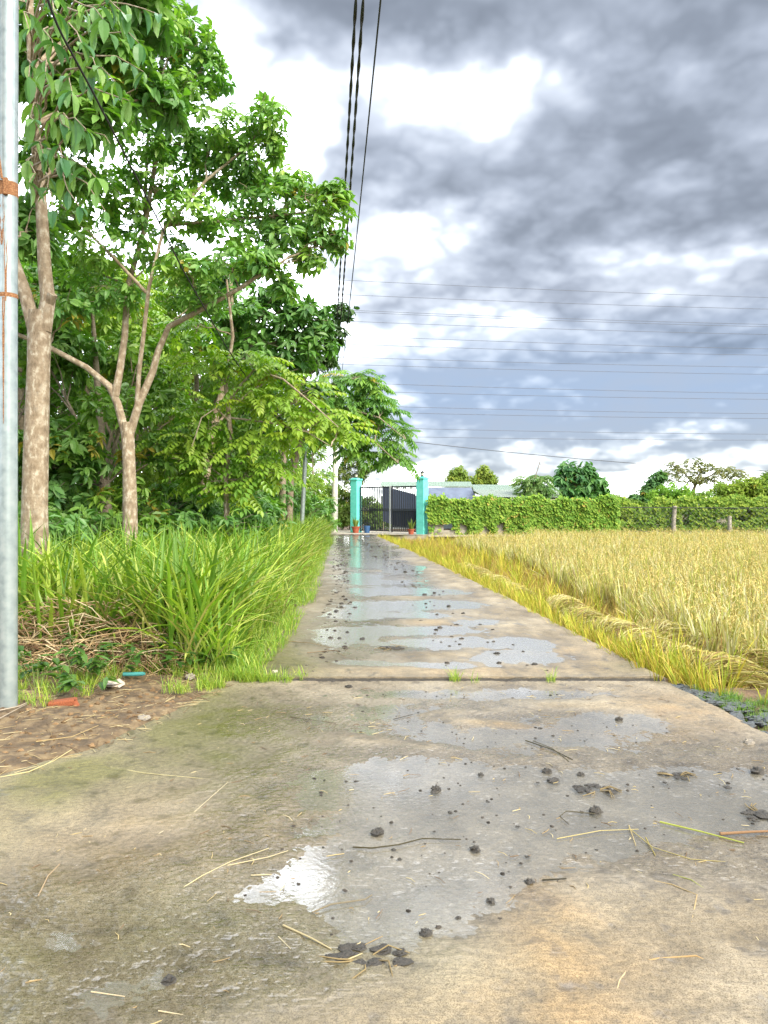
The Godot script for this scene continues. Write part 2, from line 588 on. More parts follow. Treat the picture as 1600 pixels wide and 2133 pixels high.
# ---------------------------------------------------------------- the concrete lane
func puddle_field(x: float, d: float, spots: Array) -> float:
	var b := 0.0
	for s in spots:
		var ca: float = cos(s[4])
		var sa: float = sin(s[4])
		var dx: float = x - s[0]
		var dd: float = d - s[1]
		var u: float = (dx * ca + dd * sa) / s[2]
		var w: float = (-dx * sa + dd * ca) / s[3]
		b += s[5] * exp(-(u * u + w * w))
	return b

func coarse(w: int, h: int, x0: float, x1: float, d0: float, d1: float, spots: Array, out_w: int, out_h: int) -> PackedFloat32Array:
	var im := Image.create(w, h, false, Image.FORMAT_RF)
	for j in h:
		for i in w:
			im.set_pixel(i, j, Color(puddle_field(lerpf(x0, x1, (i + 0.5) / w), lerpf(d0, d1, (j + 0.5) / h), spots), 0, 0))
	im.resize(out_w, out_h, Image.INTERPOLATE_CUBIC)
	return im.get_data().to_float32_array()

func noise_bytes(f: FastNoiseLite, w: int, h: int) -> PackedByteArray:
	return f.get_image(w, h, false, false, false).get_data()

# pools, film, algae and rust-coloured stain as [x, depth, reach x, reach depth, turn, strength]
const NEAR_POOLS := [
	[0.1, 4.15, 0.55, 0.42, 0.0, 0.9], [0.75, 4.0, 0.8, 0.34, 0.0, 0.8], [1.55, 3.95, 0.7, 0.36, 0.0, 0.8], [2.3, 3.9, 0.7, 0.4, 0.0, 0.7],
	[0.35, 3.55, 0.6, 0.34, 0.0, 0.7], [0.9, 3.55, 0.5, 0.25, 0.0, 0.5], [-0.2, 3.1, 0.3, 0.3, 0.0, 0.75], [0.15, 2.9, 0.3, 0.33, 0.0, 0.85], [0.45, 3.15, 0.35, 0.22, 0.0, 0.6],
	[-0.05, 2.62, 0.16, 0.14, 0.0, 0.4], [0.9, 4.95, 1.0, 0.32, -0.1, 0.62], [0.0, 5.5, 0.7, 0.4, 0.0, 0.55], [1.6, 5.35, 0.6, 0.3, 0.1, 0.6], [0.3, 6.1, 0.9, 0.2, 0.0, 0.55], [1.4, 6.1, 0.7, 0.2, 0.0, 0.5],
	[-0.75, 2.4, 0.2, 0.12, 0.2, 0.42], [-0.55, 2.95, 0.14, 0.1, 0.0, 0.4], [-1.1, 2.65, 0.2, 0.1, 0.0, 0.36]]
const NEAR_FILM := [
	[0.6, 5.2, 1.5, 1.1, 0.0, 1.0], [0.9, 3.8, 1.6, 0.8, 0.0, 1.0], [-0.8, 2.5, 0.9, 0.5, 0.2, 0.9], [-0.1, 3.0, 0.7, 0.6, 0.0, 0.7], [2.2, 4.2, 1.0, 0.7, 0.0, 0.8], [-0.4, 4.0, 0.5, 0.7, 0.0, 0.6], [-1.3, 2.9, 0.6, 0.5, 0.3, 0.6], [-0.9, 5.4, 0.5, 0.5, 0.0, 0.55], [1.8, 3.1, 0.7, 0.3, 0.0, 0.5]]
const NEAR_DRY := [[0.72, 5.28, 0.36, 0.1, -0.25, 1.0], [0.5, 5.55, 0.5, 0.09, 0.1, 0.6], [-0.05, 4.85, 0.35, 0.1, 0.0, 0.7], [0.28, 4.75, 0.12, 0.07, 0.0, 0.8], [1.6, 5.75, 0.5, 0.1, 0.0, 0.9], [-0.25, 5.0, 0.3, 0.12, 0.0, 0.4], [1.2, 2.5, 1.1, 0.55, 0.0, 0.5]]
const NEAR_GREEN := [[-1.3, 5.0, 0.45, 0.85, 0.45, 1.0], [-1.75, 4.2, 0.4, 0.4, 0.4, 0.9], [-1.2, 5.9, 0.3, 0.5, 0.0, 0.8], [-0.8, 2.5, 1.0, 0.45, 0.2, 0.55], [-2.2, 3.2, 0.6, 0.8, 0.4, 0.6], [-1.0, 4.55, 0.3, 0.14, 0.0, 0.5]]
const NEAR_ORANGE := [[0.62, 2.75, 0.2, 0.4, 0.1, 0.9], [0.55, 2.3, 0.25, 0.3, 0.0, 0.5], [2.15, 5.6, 0.35, 0.5, 0.2, 0.9], [1.8, 5.0, 0.4, 0.2, 0.0, 0.5], [-1.1, 3.5, 0.8, 0.5, 0.0, 0.45], [0.9, 5.2, 0.4, 0.1, -0.25, 0.7], [0.2, 2.2, 0.6, 0.3, 0.0, 0.4]]

# returns [albedo, roughness, relief textures, heights]
func lane_maps(w: int, h: int, x0: float, x1: float, d0: float, d1: float, pools: Array, film: Array, dry: Array, green: Array, orange: Array, sd: int, px_per_m: Vector2, lift := 0.0085) -> Array:
	var cw := w / 8
	var ch := h / 8
	var P := coarse(cw, ch, x0, x1, d0, d1, pools, w, h)
	var FL := coarse(cw / 2, ch / 2, x0, x1, d0, d1, film, w, h)
	var DR := coarse(cw / 2, ch / 2, x0, x1, d0, d1, dry, w, h)
	var G := coarse(cw / 2, ch / 2, x0, x1, d0, d1, green, w, h)
	var O := coarse(cw / 2, ch / 2, x0, x1, d0, d1, orange, w, h)
	var k := px_per_m.x / 160.0
	var nmed := noise_bytes(noise(0.02 / k, sd, 4), w, h)
	var nfine := noise_bytes(noise(0.16 / k, sd + 1, 4), w, h)
	var nbig := noise_bytes(noise(0.007 / k, sd + 2, 4), w, h)
	var npit := noise_bytes(noise(0.055 / k, sd + 3, 3, FastNoiseLite.TYPE_CELLULAR), w, h)
	var br := noise(0.35, sd + 4, 4).get_image(w / 10, h, false, false, false)
	br.resize(w, h, Image.INTERPOLATE_CUBIC)
	var nbroom := br.get_data()
	var nspot := noise_bytes(noise(0.03 / k, sd + 5, 4), w, h)
	var H := PackedFloat32Array()
	H.resize(w * h)
	var alb := PackedByteArray()
	alb.resize(w * h * 3)
	var rgh := PackedByteArray()
	rgh.resize(w * h)
	var rel := PackedByteArray()
	rel.resize(w * h)
	for i in w * h:
		var a := (nmed[i] - 128) / 128.0
		var b := (nfine[i] - 128) / 128.0
		var c := (nbig[i] - 128) / 128.0
		var hh := lift - 0.02 * P[i] + 0.011 * minf(DR[i], 1.0) + 0.0065 * a + 0.004 * b + 0.004 * c
		hh = maxf(hh, -0.02)
		H[i] = hh
		var damp := clampf(0.55 - hh * 55.0, 0.0, 1.0)
		damp = maxf(damp, clampf(FL[i] * 1.25 - 0.12 + a * 0.45 - DR[i] * 1.2, 0.0, 0.9))
		var dust := clampf(0.5 + 0.9 * c + 0.35 * a, 0.0, 1.0)
		var r := lerpf(0.225, 0.34, dust)
		var g := lerpf(0.185, 0.295, dust)
		var bl := lerpf(0.125, 0.22, dust)
		var og := clampf(O[i] * (0.7 + 0.8 * a), 0.0, 0.85)
		r = lerpf(r, 0.33, og); g = lerpf(g, 0.235, og); bl = lerpf(bl, 0.125, og)
		var gr := clampf(G[i] * (0.85 + 0.9 * c + 0.3 * a), 0.0, 0.9)
		r = lerpf(r, 0.15, gr); g = lerpf(g, 0.145, gr); bl = lerpf(bl, 0.045, gr)
		var pit := 1.0 - 0.5 * clampf((npit[i] - 150) / 60.0, 0.0, 1.0) * clampf(0.3 + a + c, 0.0, 1.0)
		var e := (nbroom[i] - 128) / 128.0
		var spot := clampf(((nspot[i] - 128) / 128.0 + 0.25 * b - 0.3) * 5.0, 0.0, 1.0)
		var kk := (1.0 - 0.42 * damp) * (1.0 - 0.34 * spot) * (1.0 + 0.22 * e) * (1.0 + 0.3 * b + 0.26 * a + 0.15 * c) * pit
		alb[i * 3] = int(clampf(pow(maxf(r * kk, 0.0), 0.4545) * 255.0, 0, 255))
		alb[i * 3 + 1] = int(clampf(pow(maxf(g * kk, 0.0), 0.4545) * 255.0, 0, 255))
		alb[i * 3 + 2] = int(clampf(pow(maxf(bl * kk, 0.0), 0.4545) * 255.0, 0, 255))
		rgh[i] = int(255.0 * clampf(lerpf(0.82, 0.13, maxf(damp, spot * 0.7)) + 0.1 * b, 0.08, 1.0))
		rel[i] = int(clampf(128.0 + 66.0 * b + 30.0 * a + 34.0 * e - 20.0 * spot - 60.0 * (1.0 - pit), 0, 255))
	return [ImageTexture.create_from_image(Image.create_from_data(w, h, false, Image.FORMAT_RGB8, alb)), ImageTexture.create_from_image(Image.create_from_data(w, h, false, Image.FORMAT_L8, rgh)), ImageTexture.create_from_image(Image.create_from_data(w, h, false, Image.FORMAT_L8, rel)), H]

func slab_mesh(rows: Array, cols: int, left: Callable, right: Callable, to_uv: Callable, H: PackedFloat32Array, w: int, h: int, y0: float) -> ArrayMesh:
	var v := PackedVector3Array()
	var uv := PackedVector2Array()
	var uv2 := PackedVector2Array()
	var nn := PackedVector3Array()
	var idx := PackedInt32Array()
	var edge := noise(1.7, 77, 3)
	var nx := cols + 3                       # one skirt column on each side
	for j in rows.size():
		var d: float = rows[j]
		var l: float = left.call(d) + 0.03 * edge.get_noise_2d(d, 0.0)
		var r: float = right.call(d) + 0.03 * edge.get_noise_2d(d, 30.0)
		for i in nx:
			var t := clampf(float(i - 1) / cols, 0.0, 1.0)
			var x := lerpf(l, r, t)
			var q: Vector2 = to_uv.call(x, d)
			var fx := clampf(q.x * w - 0.5, 0.0, w - 1.001)
			var fy := clampf(q.y * h - 0.5, 0.0, h - 1.001)
			var ix := int(fx)
			var iy := int(fy)
			var tx := fx - ix
			var ty := fy - iy
			var y := lerpf(lerpf(H[iy * w + ix], H[iy * w + mini(ix + 1, w - 1)], tx), lerpf(H[mini(iy + 1, h - 1) * w + ix], H[mini(iy + 1, h - 1) * w + mini(ix + 1, w - 1)], tx), ty)
			var rim := minf(t, 1.0 - t) * (r - l)
			y -= 0.012 * (1.0 - smoothstep(0.0, 0.05, rim))
			var p := Vector3(x, y0 + y, -d)
			if i == 0 or i == nx - 1:
				p.y = y0 - 0.16
			v.append(p)
			uv.append(q)
			uv2.append(Vector2(x, d))
	nn.resize(v.size())
	for j in rows.size():
		for i in nx:
			var a := v[j * nx + clampi(i - 1, 1, nx - 2)]
			var b := v[j * nx + clampi(i + 1, 1, nx - 2)]
			var c := v[maxi(j - 1, 0) * nx + clampi(i, 1, nx - 2)]
			var e := v[mini(j + 1, rows.size() - 1) * nx + clampi(i, 1, nx - 2)]
			var cr := (b - a).cross(e - c)
			nn[j * nx + i] = (cr if cr.y > 0.0 else -cr).normalized()
	for j in rows.size() - 1:
		for i in nx - 1:
			var q := j * nx + i
			idx.append_array([q, q + nx, q + 1, q + 1, q + nx, q + nx + 1])
	# the two end faces
	for e in [0, rows.size() - 1]:
		var first := v.size()
		var out := Vector3(0, 0, 1) if e == 0 else Vector3(0, 0, -1)
		for i in range(1, nx - 1):
			var p := v[e * nx + i]
			v.append(p)
			v.append(Vector3(p.x, y0 - 0.16, p.z))
			uv.append(uv[e * nx + i]); uv.append(uv[e * nx + i])
			uv2.append(Vector2(p.x, p.y)); uv2.append(Vector2(p.x, p.y - 0.2))
			nn.append(out); nn.append(out)
		for i in nx - 3:
			var q := first + i * 2
			if e == 0:
				idx.append_array([q, q + 2, q + 1, q + 1, q + 2, q + 3])
			else:
				idx.append_array([q, q + 1, q + 2, q + 1, q + 3, q + 2])
	var arr := []
	arr.resize(Mesh.ARRAY_MAX)
	arr[Mesh.ARRAY_VERTEX] = v
	arr[Mesh.ARRAY_NORMAL] = nn
	arr[Mesh.ARRAY_TEX_UV] = uv
	arr[Mesh.ARRAY_TEX_UV2] = uv2
	arr[Mesh.ARRAY_INDEX] = idx
	var m := ArrayMesh.new()
	m.add_surface_from_arrays(Mesh.PRIMITIVE_TRIANGLES, arr)
	return m

func slab_material(maps: Array, relief: float) -> StandardMaterial3D:
	var m := mat(Color.WHITE, 1.0)
	m.albedo_texture = maps[0]
	m.roughness_texture = maps[1]
	m.roughness_texture_channel = BaseMaterial3D.TEXTURE_CHANNEL_RED
	m.heightmap_enabled = true
	m.heightmap_texture = maps[2]
	m.heightmap_scale = relief
	m.detail_enabled = true
	m.detail_albedo = M.grit
	m.detail_blend_mode = BaseMaterial3D.BLEND_MODE_MUL
	m.detail_uv_layer = BaseMaterial3D.DETAIL_UV_2
	m.uv2_scale = Vector3(2.1, 2.1, 1.0)
	return m

func build_lane() -> void:
	# near slab
	var w := 1536
	var h := 1272
	var maps := lane_maps(w, h, -3.2, 3.2, 1.4, 6.7, NEAR_POOLS, NEAR_FILM, NEAR_DRY, NEAR_GREEN, NEAR_ORANGE, 101, Vector2(240, 240))
	var near_uv := func(x, d): return Vector2((x + 3.2) / 6.4, (d - 1.4) / 5.3)
	var nl := func(d): return pick(NEAR_LEFT, d)
	var nr := func(d): return pick(NEAR_RIGHT, d)
	var road := struct("road", slab_mesh(span(0.4, 6.52, 0.02), 300, nl, nr, near_uv, maps[3], w, h, 0.0), slab_material(maps, 0.75))
	# far slab, a hand's thickness of broken edge higher
	var fw := 448
	var fh := 2048
	var pools := []
	var given := [[0.55, 7.0, 0.3, 0.12], [1.25, 7.4, 0.55, 0.3], [0.75, 8.2, 0.75, 0.3], [1.6, 8.1, 0.3, 0.4], [-0.1, 7.15, 0.35, 0.1], [0.3, 9.0, 0.8, 0.3], [1.2, 9.6, 0.4, 0.25], [0.4, 10.2, 0.55, 0.25], [0.9, 11.3, 0.7, 0.5], [0.0, 11.2, 0.5, 0.5], [0.9, 13.0, 0.7, 0.5], [-0.1, 13.0, 0.5, 0.6], [-0.4, 8.6, 0.35, 0.5], [-0.45, 10.3, 0.3, 0.5]]
	for g in given:
		pools.append([g[0], g[1], g[2], g[3], R(-0.15, 0.15), 0.85])
	var d := 14.5
	while d < 37.0:
		for k in 2:
			pools.append([lerpf(pick(FAR_LEFT, d), pick(FAR_RIGHT, d), R(0.2, 0.8)), d + R(-0.3, 0.3), R(0.35, 0.7), R(0.35, 0.8), R(-0.2, 0.2), R(0.6, 0.9)])
		d += 1.1
	var film := [[-0.2, 8.5, 0.9, 2.5, 0.0, 0.8], [0.2, 13.0, 1.2, 4.0, 0.0, 0.7], [-0.2, 20.0, 1.3, 6.0, 0.0, 0.9], [-0.9, 28.0, 1.4, 7.0, 0.0, 0.9], [-1.6, 35.0, 1.5, 5.0, 0.0, 0.8]]
	var dry := [[0.5, 6.75, 1.2, 0.14, 0.0, 0.8], [0.65, 7.55, 0.35, 0.1, 0.0, 0.9], [0.2, 7.4, 0.3, 0.16, 0.0, 0.5], [2.0, 8.5, 0.5, 2.0, 0.08, 1.0], [1.75, 12.5, 0.4, 3.0, 0.08, 0.9], [1.2, 18.0, 0.4, 3.5, 0.09, 0.7], [0.5, 9.6, 0.4, 0.2, 0.0, 0.9], [0.1, 8.4, 0.2, 0.12, 0.0, 0.8], [0.4, 12.1, 0.5, 0.18, 0.0, 0.8], [0.6, 14.6, 0.4, 0.25, 0.0, 0.8], [0.2, 17.0, 0.6, 0.3, 0.0, 0.8], [-0.2, 20.5, 0.6, 0.4, 0.0, 0.7]]
	var green := [[-1.0, 6.9, 0.45, 0.5, 0.0, 0.9], [-1.1, 8.0, 0.3, 1.5, 0.0, 0.6], [2.2, 6.9, 0.4, 0.25, 0.0, 0.4]]
	var orange := [[0.6, 6.8, 1.4, 0.25, 0.0, 0.4], [1.9, 7.6, 0.5, 0.6, 0.0, 0.4], [0.5, 9.6, 0.5, 0.25, 0.0, 0.5]]
	# laid out in the lane's own axes (it veers left), so that the map stays narrow
	var veer := func(dd): return lerpf(0.55, -1.7, (dd - 6.4) / 31.6)
	var turned := func(list): return list.map(func(s): return [s[0] - veer.call(s[1]), s[1], s[2], s[3], s[4], s[5]])
	maps = lane_maps(fw, fh, -2.2, 2.2, 6.4, 38.0, turned.call(pools), turned.call(film), turned.call(dry), turned.call(green), turned.call(orange), 131, Vector2(102, 65), 0.0055)
	var far_uv := func(x, dd): return Vector2((x - veer.call(dd) + 2.2) / 4.4, (dd - 6.4) / 31.6)
	var fl := func(dd): return pick(FAR_LEFT, dd)
	var fr := func(dd): return pick(FAR_RIGHT, dd)
	var rows := span(6.555, 14.0, 0.03)
	rows.append_array(span(14.05, 37.4, 0.06))
	struct("road_slab", slab_mesh(rows, 110, fl, fr, far_uv, maps[3], fw, fh, 0.03), slab_material(maps, 0.5))
	var jd := Soup.new()
	var jn := noise(6.0, 88, 3)
	for i in 180:
		var q := []
		for e in 2:
			var x := lerpf(-1.2, 2.37, float(i + e) / 180)
			var f := 6.535 - 0.03 - 0.022 * jn.get_noise_2d(x, 3.0)
			q.append([Vector3(x, 0.002, -f), Vector3(x, 0.012 + 0.012 * jn.get_noise_2d(x, 9.0), -6.542), Vector3(x, 0.03 + 0.01 * jn.get_noise_2d(x * 2.0, 5.0), -6.562)])
		for e in 2:
			jd.quad(q[0][e], q[0][e + 1], q[1][e + 1], q[1][e])
	struct("joint_dirt", jd.mesh(), M.clod)
	# standing water lies level and shows wherever the concrete dips under it
	var near_pool := struct("puddle", slab_flat(span(0.6, 6.5, 0.1), nl, nr, 0.15, 0.0), M.water)
	var far_pool := struct("puddle_film", slab_flat(span(6.6, 37.3, 0.3), fl, fr, 0.15, 0.03), M.film)
	# the cement apron in front of the gate
	var s := Soup.new()
	var ap := [Vector2(-5.6, 37.3), Vector2(-0.2, 37.2), Vector2(0.9, 36.6), Vector2(2.3, 36.4), Vector2(2.5, 40.0), Vector2(-2.2, 44.0), Vector2(-5.8, 44.0)]
	for i in range(1, ap.size() - 1):
		s.trin(Vector3(ap[0].x, 0.05, -ap[0].y), Vector3(ap[i].x, 0.05, -ap[i].y), Vector3(ap[i + 1].x, 0.05, -ap[i + 1].y), Vector3.UP, Vector3.UP, Vector3.UP)
	for i in ap.size():
		var a: Vector2 = ap[i]
		var b: Vector2 = ap[(i + 1) % ap.size()]
		s.quad(Vector3(a.x, 0.05, -a.y), Vector3(a.x, -0.36, -a.y), Vector3(b.x, -0.36, -b.y), Vector3(b.x, 0.05, -b.y))
	struct("pavement", s.mesh(), M.cement)

func slab_flat(rows: Array, left: Callable, right: Callable, inset: float, y: float) -> ArrayMesh:
	var s := Soup.new()
	for j in rows.size() - 1:
		var a: float = rows[j]
		var b: float = rows[j + 1]
		s.trin(Vector3(left.call(a) + inset, y, -a), Vector3(right.call(a) - inset, y, -a), Vector3(right.call(b) - inset, y, -b), Vector3.UP, Vector3.UP, Vector3.UP)
		s.trin(Vector3(left.call(a) + inset, y, -a), Vector3(right.call(b) - inset, y, -b), Vector3(left.call(b) + inset, y, -b), Vector3.UP, Vector3.UP, Vector3.UP)
	return s.mesh()


# ---------------------------------------------------------------- gate
const PILLAR_L := Vector3(-1.43, 0.05, -39.6)
const PILLAR_R := Vector3(1.84, 0.05, -37.2)

func build_gate() -> void:
	var along := (PILLAR_R - PILLAR_L)
	var turn := atan2(-along.z, along.x)
	for i in 2:
		var base: Vector3 = [PILLAR_L, PILLAR_R][i]
		base.y = [0.05, -0.1][i]
		var tall: float = [2.66, 2.80][i]
		var t := thing("gate_pillar", ["turquoise square gate pillar standing behind the white concrete pole", "turquoise square gate pillar where the vine-covered wall begins"][i], "pillar", base, turn, "turquoise gate pillars")
		var s := Soup.new()
		s.box(Vector3(0, tall * 0.5, 0), Vector3(0.42, tall, 0.42), Basis(), Color.WHITE, 0.012)
		obj("shaft", s.mesh(), M.teal, t)
		s = Soup.new()
		s.box(Vector3(0, tall + 0.04, 0), Vector3(0.5, 0.08, 0.5), Basis(), Color.WHITE, 0.012)
		s.box(Vector3(0, tall + 0.1, 0), Vector3(0.34, 0.04, 0.34), Basis(), Color.WHITE, 0.008)
		obj("cap", s.mesh(), M.teal, t)
		var l := thing("pillar_lamp", ["small dark lantern on top of the pillar behind the white pole", "small metal lantern on top of the pillar beside the vine wall"][i], "lantern", base + Vector3(0, tall + 0.12, 0), turn, "lanterns on the gate pillars")
		s = Soup.new()
		s.tube([Vector3.ZERO, Vector3(0, 0.05, 0), Vector3(0, 0.07, 0)], [0.09, 0.09, 0.05], 8)
		obj("foot", s.mesh(), M.black_steel, l)
		s = Soup.new()
		s.tube([Vector3(0, 0.07, 0), Vector3(0, 0.2, 0)], [0.075, 0.1], 6)
		obj("glass", s.mesh(), M.lamp, l)
		s = Soup.new()
		s.tube([Vector3(0, 0.2, 0), Vector3(0, 0.215, 0), Vector3(0, 0.27, 0), Vector3(0, 0.34, 0)], [0.15, 0.14, 0.04, 0.008], 6)
		obj("roof", s.mesh(), M.black_steel, l)

	# two leaves of black bars between the pillars
	var flatd := Vector3(along.x, 0, along.z)
	var width := flatd.length() - 0.5
	var dirv := flatd.normalized()
	var start := PILLAR_L + dirv * 0.25
	var mid := width * 0.55
	for leafn in 2:
		var a := 0.02 if leafn == 0 else mid + 0.03
		var b := mid - 0.03 if leafn == 0 else width - 0.02
		var t := thing("gate_leaf", ["wide black barred gate leaf hung on the pillar behind the white pole", "black barred gate leaf backed with dark navy netting"][leafn], "gate", start + dirv * a, turn, "leaves of the black steel gate")
		var wd := b - a
		var bar := Soup.new()
		bar.box(Vector3.ZERO, Vector3(0.042, 2.2, 0.03), Basis(), Color.WHITE, 0.003)
		var bar_mesh := bar.mesh()
		var n := int(wd / 0.105)
		for k in n:
			obj("bar", bar_mesh, M.black_steel, t, Vector3(wd * (k + 0.5) / n, 1.2, 0))
		for yy in [0.12, 1.12, 1.2, 2.3]:
			var r := Soup.new()
			r.box(Vector3(wd * 0.5, yy, 0.002), Vector3(wd, 0.05 if yy != 2.3 else 0.07, 0.045), Basis(), Color.WHITE, 0.004)
			obj("rail", r.mesh(), M.black_steel, t)
		for xx in [0.03, wd - 0.03]:
			var r := Soup.new()
			r.box(Vector3(xx, 1.21, 0.0), Vector3(0.06, 2.3, 0.06), Basis(), Color.WHITE, 0.005)
			obj("stile", r.mesh(), M.silver if (leafn == 0 and xx > 1.0) else M.black_steel, t)
		if leafn == 1:
			# woven netting tied behind the lower half
			var s := Soup.new()
			for k in 34:
				var x := wd * (k + 0.5) / 34
				s.box(Vector3(x, 0.72, -0.05 + 0.01 * sin(x * 9.0)), Vector3(0.034, 0.86, 0.004))
			for k in 20:
				s.box(Vector3(wd * 0.5, 0.3 + 0.043 * k, -0.056), Vector3(wd, 0.02, 0.004))
			obj("net_backing", s.mesh(), M.net, t)

	# potted plants before each pillar
	for i in 2:
		var where: Vector3 = [Vector3(-1.42, 0.05, -38.9), Vector3(1.3, 0.05, -37.0)][i]
		var t := thing("potted_plant", ["snake plant in a wide red pot before the pillar behind the white pole", "snake plant in a narrow red pot before the pillar by the vine wall"][i], "potted plant", where, 0.0, "potted plants before the gate")
		var s := Soup.new()
		var k: float = [1.0, 0.8][i]
		s.tube([Vector3.ZERO, Vector3(0, 0.26, 0) * k, Vector3(0, 0.27, 0) * k, Vector3(0, 0.32, 0) * k], [0.13 * k, 0.2 * k, 0.23 * k, 0.23 * k], 14)
		obj("pot", s.mesh(), M.terracotta, t)
		for q in 13:
			var f := Soup.new()
			var ang := R(0, TAU)
			f.blade(Vector3(cos(ang) * 0.08, 0.28, sin(ang) * 0.08) * k, Vector3(cos(ang), 0, sin(ang)) * R(0.3, 1.1), R(0.35, 0.6), 0.06, R(0.1, 0.5), Color(0.28, 0.33, 0.07).lerp(Color(0.12, 0.2, 0.05), rng.randf()))
			obj("leaf", f.mesh(), M.leaf_matte, t)
	# blue bucket and little cans
	var s2 := Soup.new()
	var b2 := thing("bucket", "blue plastic bucket by the gate leaf and potted plant", "bucket", Vector3(-0.86, 0.05, -38.85))
	s2.tube([Vector3.ZERO, Vector3(0, 0.34, 0), Vector3(0, 0.36, 0)], [0.13, 0.17, 0.18], 14)
	obj("shell", s2.mesh(), M.blue, b2)
	s2 = Soup.new()
	s2.tube([Vector3(-0.18, 0.35, 0), Vector3(-0.13, 0.47, 0.02), Vector3(0, 0.51, 0.03), Vector3(0.13, 0.47, 0.02), Vector3(0.18, 0.35, 0)], [0.008, 0.008, 0.008, 0.008, 0.008], 5)
	obj("handle", s2.mesh(), M.black_steel, b2)


# ---------------------------------------------------------------- farm house behind
func corrugated(s: Soup, a: Vector3, b: Vector3, c: Vector3, d: Vector3, waves: int, depth: float) -> void:
	# a-b eave, d-c ridge; ridges run from eave to ridge
	var up := (b - a).cross(d - a).normalized()
	if up.y < 0.0: up = -up
	var n := waves * 4
	for i in n:
		var t0 := float(i) / n
		var t1 := float(i + 1) / n
		var o0: Vector3 = up * depth * [0.0, 0.7, 1.0, 0.7][i % 4]
		var o1: Vector3 = up * depth * [0.0, 0.7, 1.0, 0.7][(i + 1) % 4]
		s.quad(a.lerp(b, t0) + o0, d.lerp(c, t0) + o0, d.lerp(c, t1) + o1, a.lerp(b, t1) + o1)

func build_house() -> void:
	var t := thing("farm_house", "low farm house with pale green sheet roofs behind the vine-covered wall", "house", Vector3(0, -0.3, -46.0))
	var b := Vector3(0, -0.3, -46.0)
	var s := Soup.new()
	s.box(Vector3(4.6, 1.15, -4.0), Vector3(9.6, 2.3, 4.4), Basis(), Color.WHITE, 0.02)
	obj("wall", s.mesh(), M.house_wall, t)
	s = Soup.new()
	s.box(Vector3(10.6, 0.9, -1.8), Vector3(5.4, 1.8, 2.6), Basis(), Color.WHITE, 0.02)
	obj("wall", s.mesh(), M.house_wall, t)
	# upper roof: eave and ridge
	s = Soup.new()
	corrugated(s, at(790, 1013.5, 47) - b, at(985, 1014.5, 47) - b, at(981, 1004, 51.5) - b, at(795, 1003.5, 51.5) - b, 60, 0.035)
	var rf := obj("roof", s.mesh(), M.roof_green, t)
	s = Soup.new()
	for k in 64:
		var e := at(lerpf(790, 985, k / 64.0), 1014.5, 46.97) - b
		s.box(e + Vector3(0.02, -0.04, 0), Vector3(0.05, 0.17, 0.025), Basis(), Color.WHITE)
	obj("eave_trim", s.mesh(), M.roof_pale, rf)
	# lower lean-to roof with its own strip of newer sheets
	s = Soup.new()
	corrugated(s, at(990, 1022, 44.6) - b, at(1165, 1023, 44.6) - b, at(1165, 1011, 49.5) - b, at(978, 1010, 49.5) - b, 46, 0.035)
	obj("lean_to_roof", s.mesh(), M.roof_green, t)
	s = Soup.new()
	corrugated(s, at(1010, 1036, 42.2) - b, at(1165, 1037, 42.2) - b, at(1165, 1022, 44.7) - b, at(985, 1021, 44.7) - b, 44, 0.04)
	obj("lean_to_roof", s.mesh(), M.roof_pale, t)
	# navy tarp hung below the eave, sloping outward
	s = Soup.new()
	var n := 16
	for i in n:
		for j in 4:
			var q := []
			for k in [[0, 0], [0, 1], [1, 1], [1, 0]]:
				var u := float(i + k[0]) / n
				var w := float(j + k[1]) / 4.0
				var p := at(lerpf(888, 982, u), 1015.5, 46.6).lerp(at(lerpf(888, 996, u), 1042, 44.6), w)
				p.z += 0.06 * sin(u * 17.0) * w
				q.append(p - b)
			s.quad(q[0], q[1], q[2], q[3])
	obj("tarp_awning", s.mesh(), M.tarp, t)
	# yard under the house
	s = Soup.new()
	s.trin(Vector3(-8, -0.02, -40), Vector3(16, -0.02, -40), Vector3(16, -0.02, -56), Vector3.UP, Vector3.UP, Vector3.UP)
	s.trin(Vector3(-8, -0.02, -40), Vector3(16, -0.02, -56), Vector3(-8, -0.02, -56), Vector3.UP, Vector3.UP, Vector3.UP)
	struct("yard", s.mesh(), M.mudsoil)
	# navy net sheet slung between posts just behind the gate
	var sh := thing("net_shelter", "dark navy net sheet slung on posts inside the gate", "shelter", Vector3(0.3, 0.0, -41.5))
	s = Soup.new()
	var c0 := Vector3(0.3, 0.0, -41.5)
	var poly := [at(798, 1014, 41.5), at(812, 1016, 41.5), at(866, 1030, 41.5), at(868, 1092, 41.5), at(828, 1096, 41.5), at(798, 1086, 41.5)]
	for i in range(1, poly.size() - 1):
		s.tri(poly[0] - c0, poly[i] - c0, poly[i + 1] - c0)
	for i in poly.size():
		var p0: Vector3 = poly[i] - c0
		var p1: Vector3 = poly[(i + 1) % poly.size()] - c0
		s.quad(p0, p1, p1 + Vector3(0, 0, -0.03), p0 + Vector3(0, 0, -0.03))
	obj("sheet", s.mesh(), M.net, sh)
	for px in [798, 868]:
		s = Soup.new()
		var p: Vector3 = at(px, 1012 if px < 800 else 1028, 41.55) - c0
		s.tube([Vector3(p.x, -0.02, p.z), p], [0.035, 0.03], 6)
		obj("post", s.mesh(), M.wood, sh)


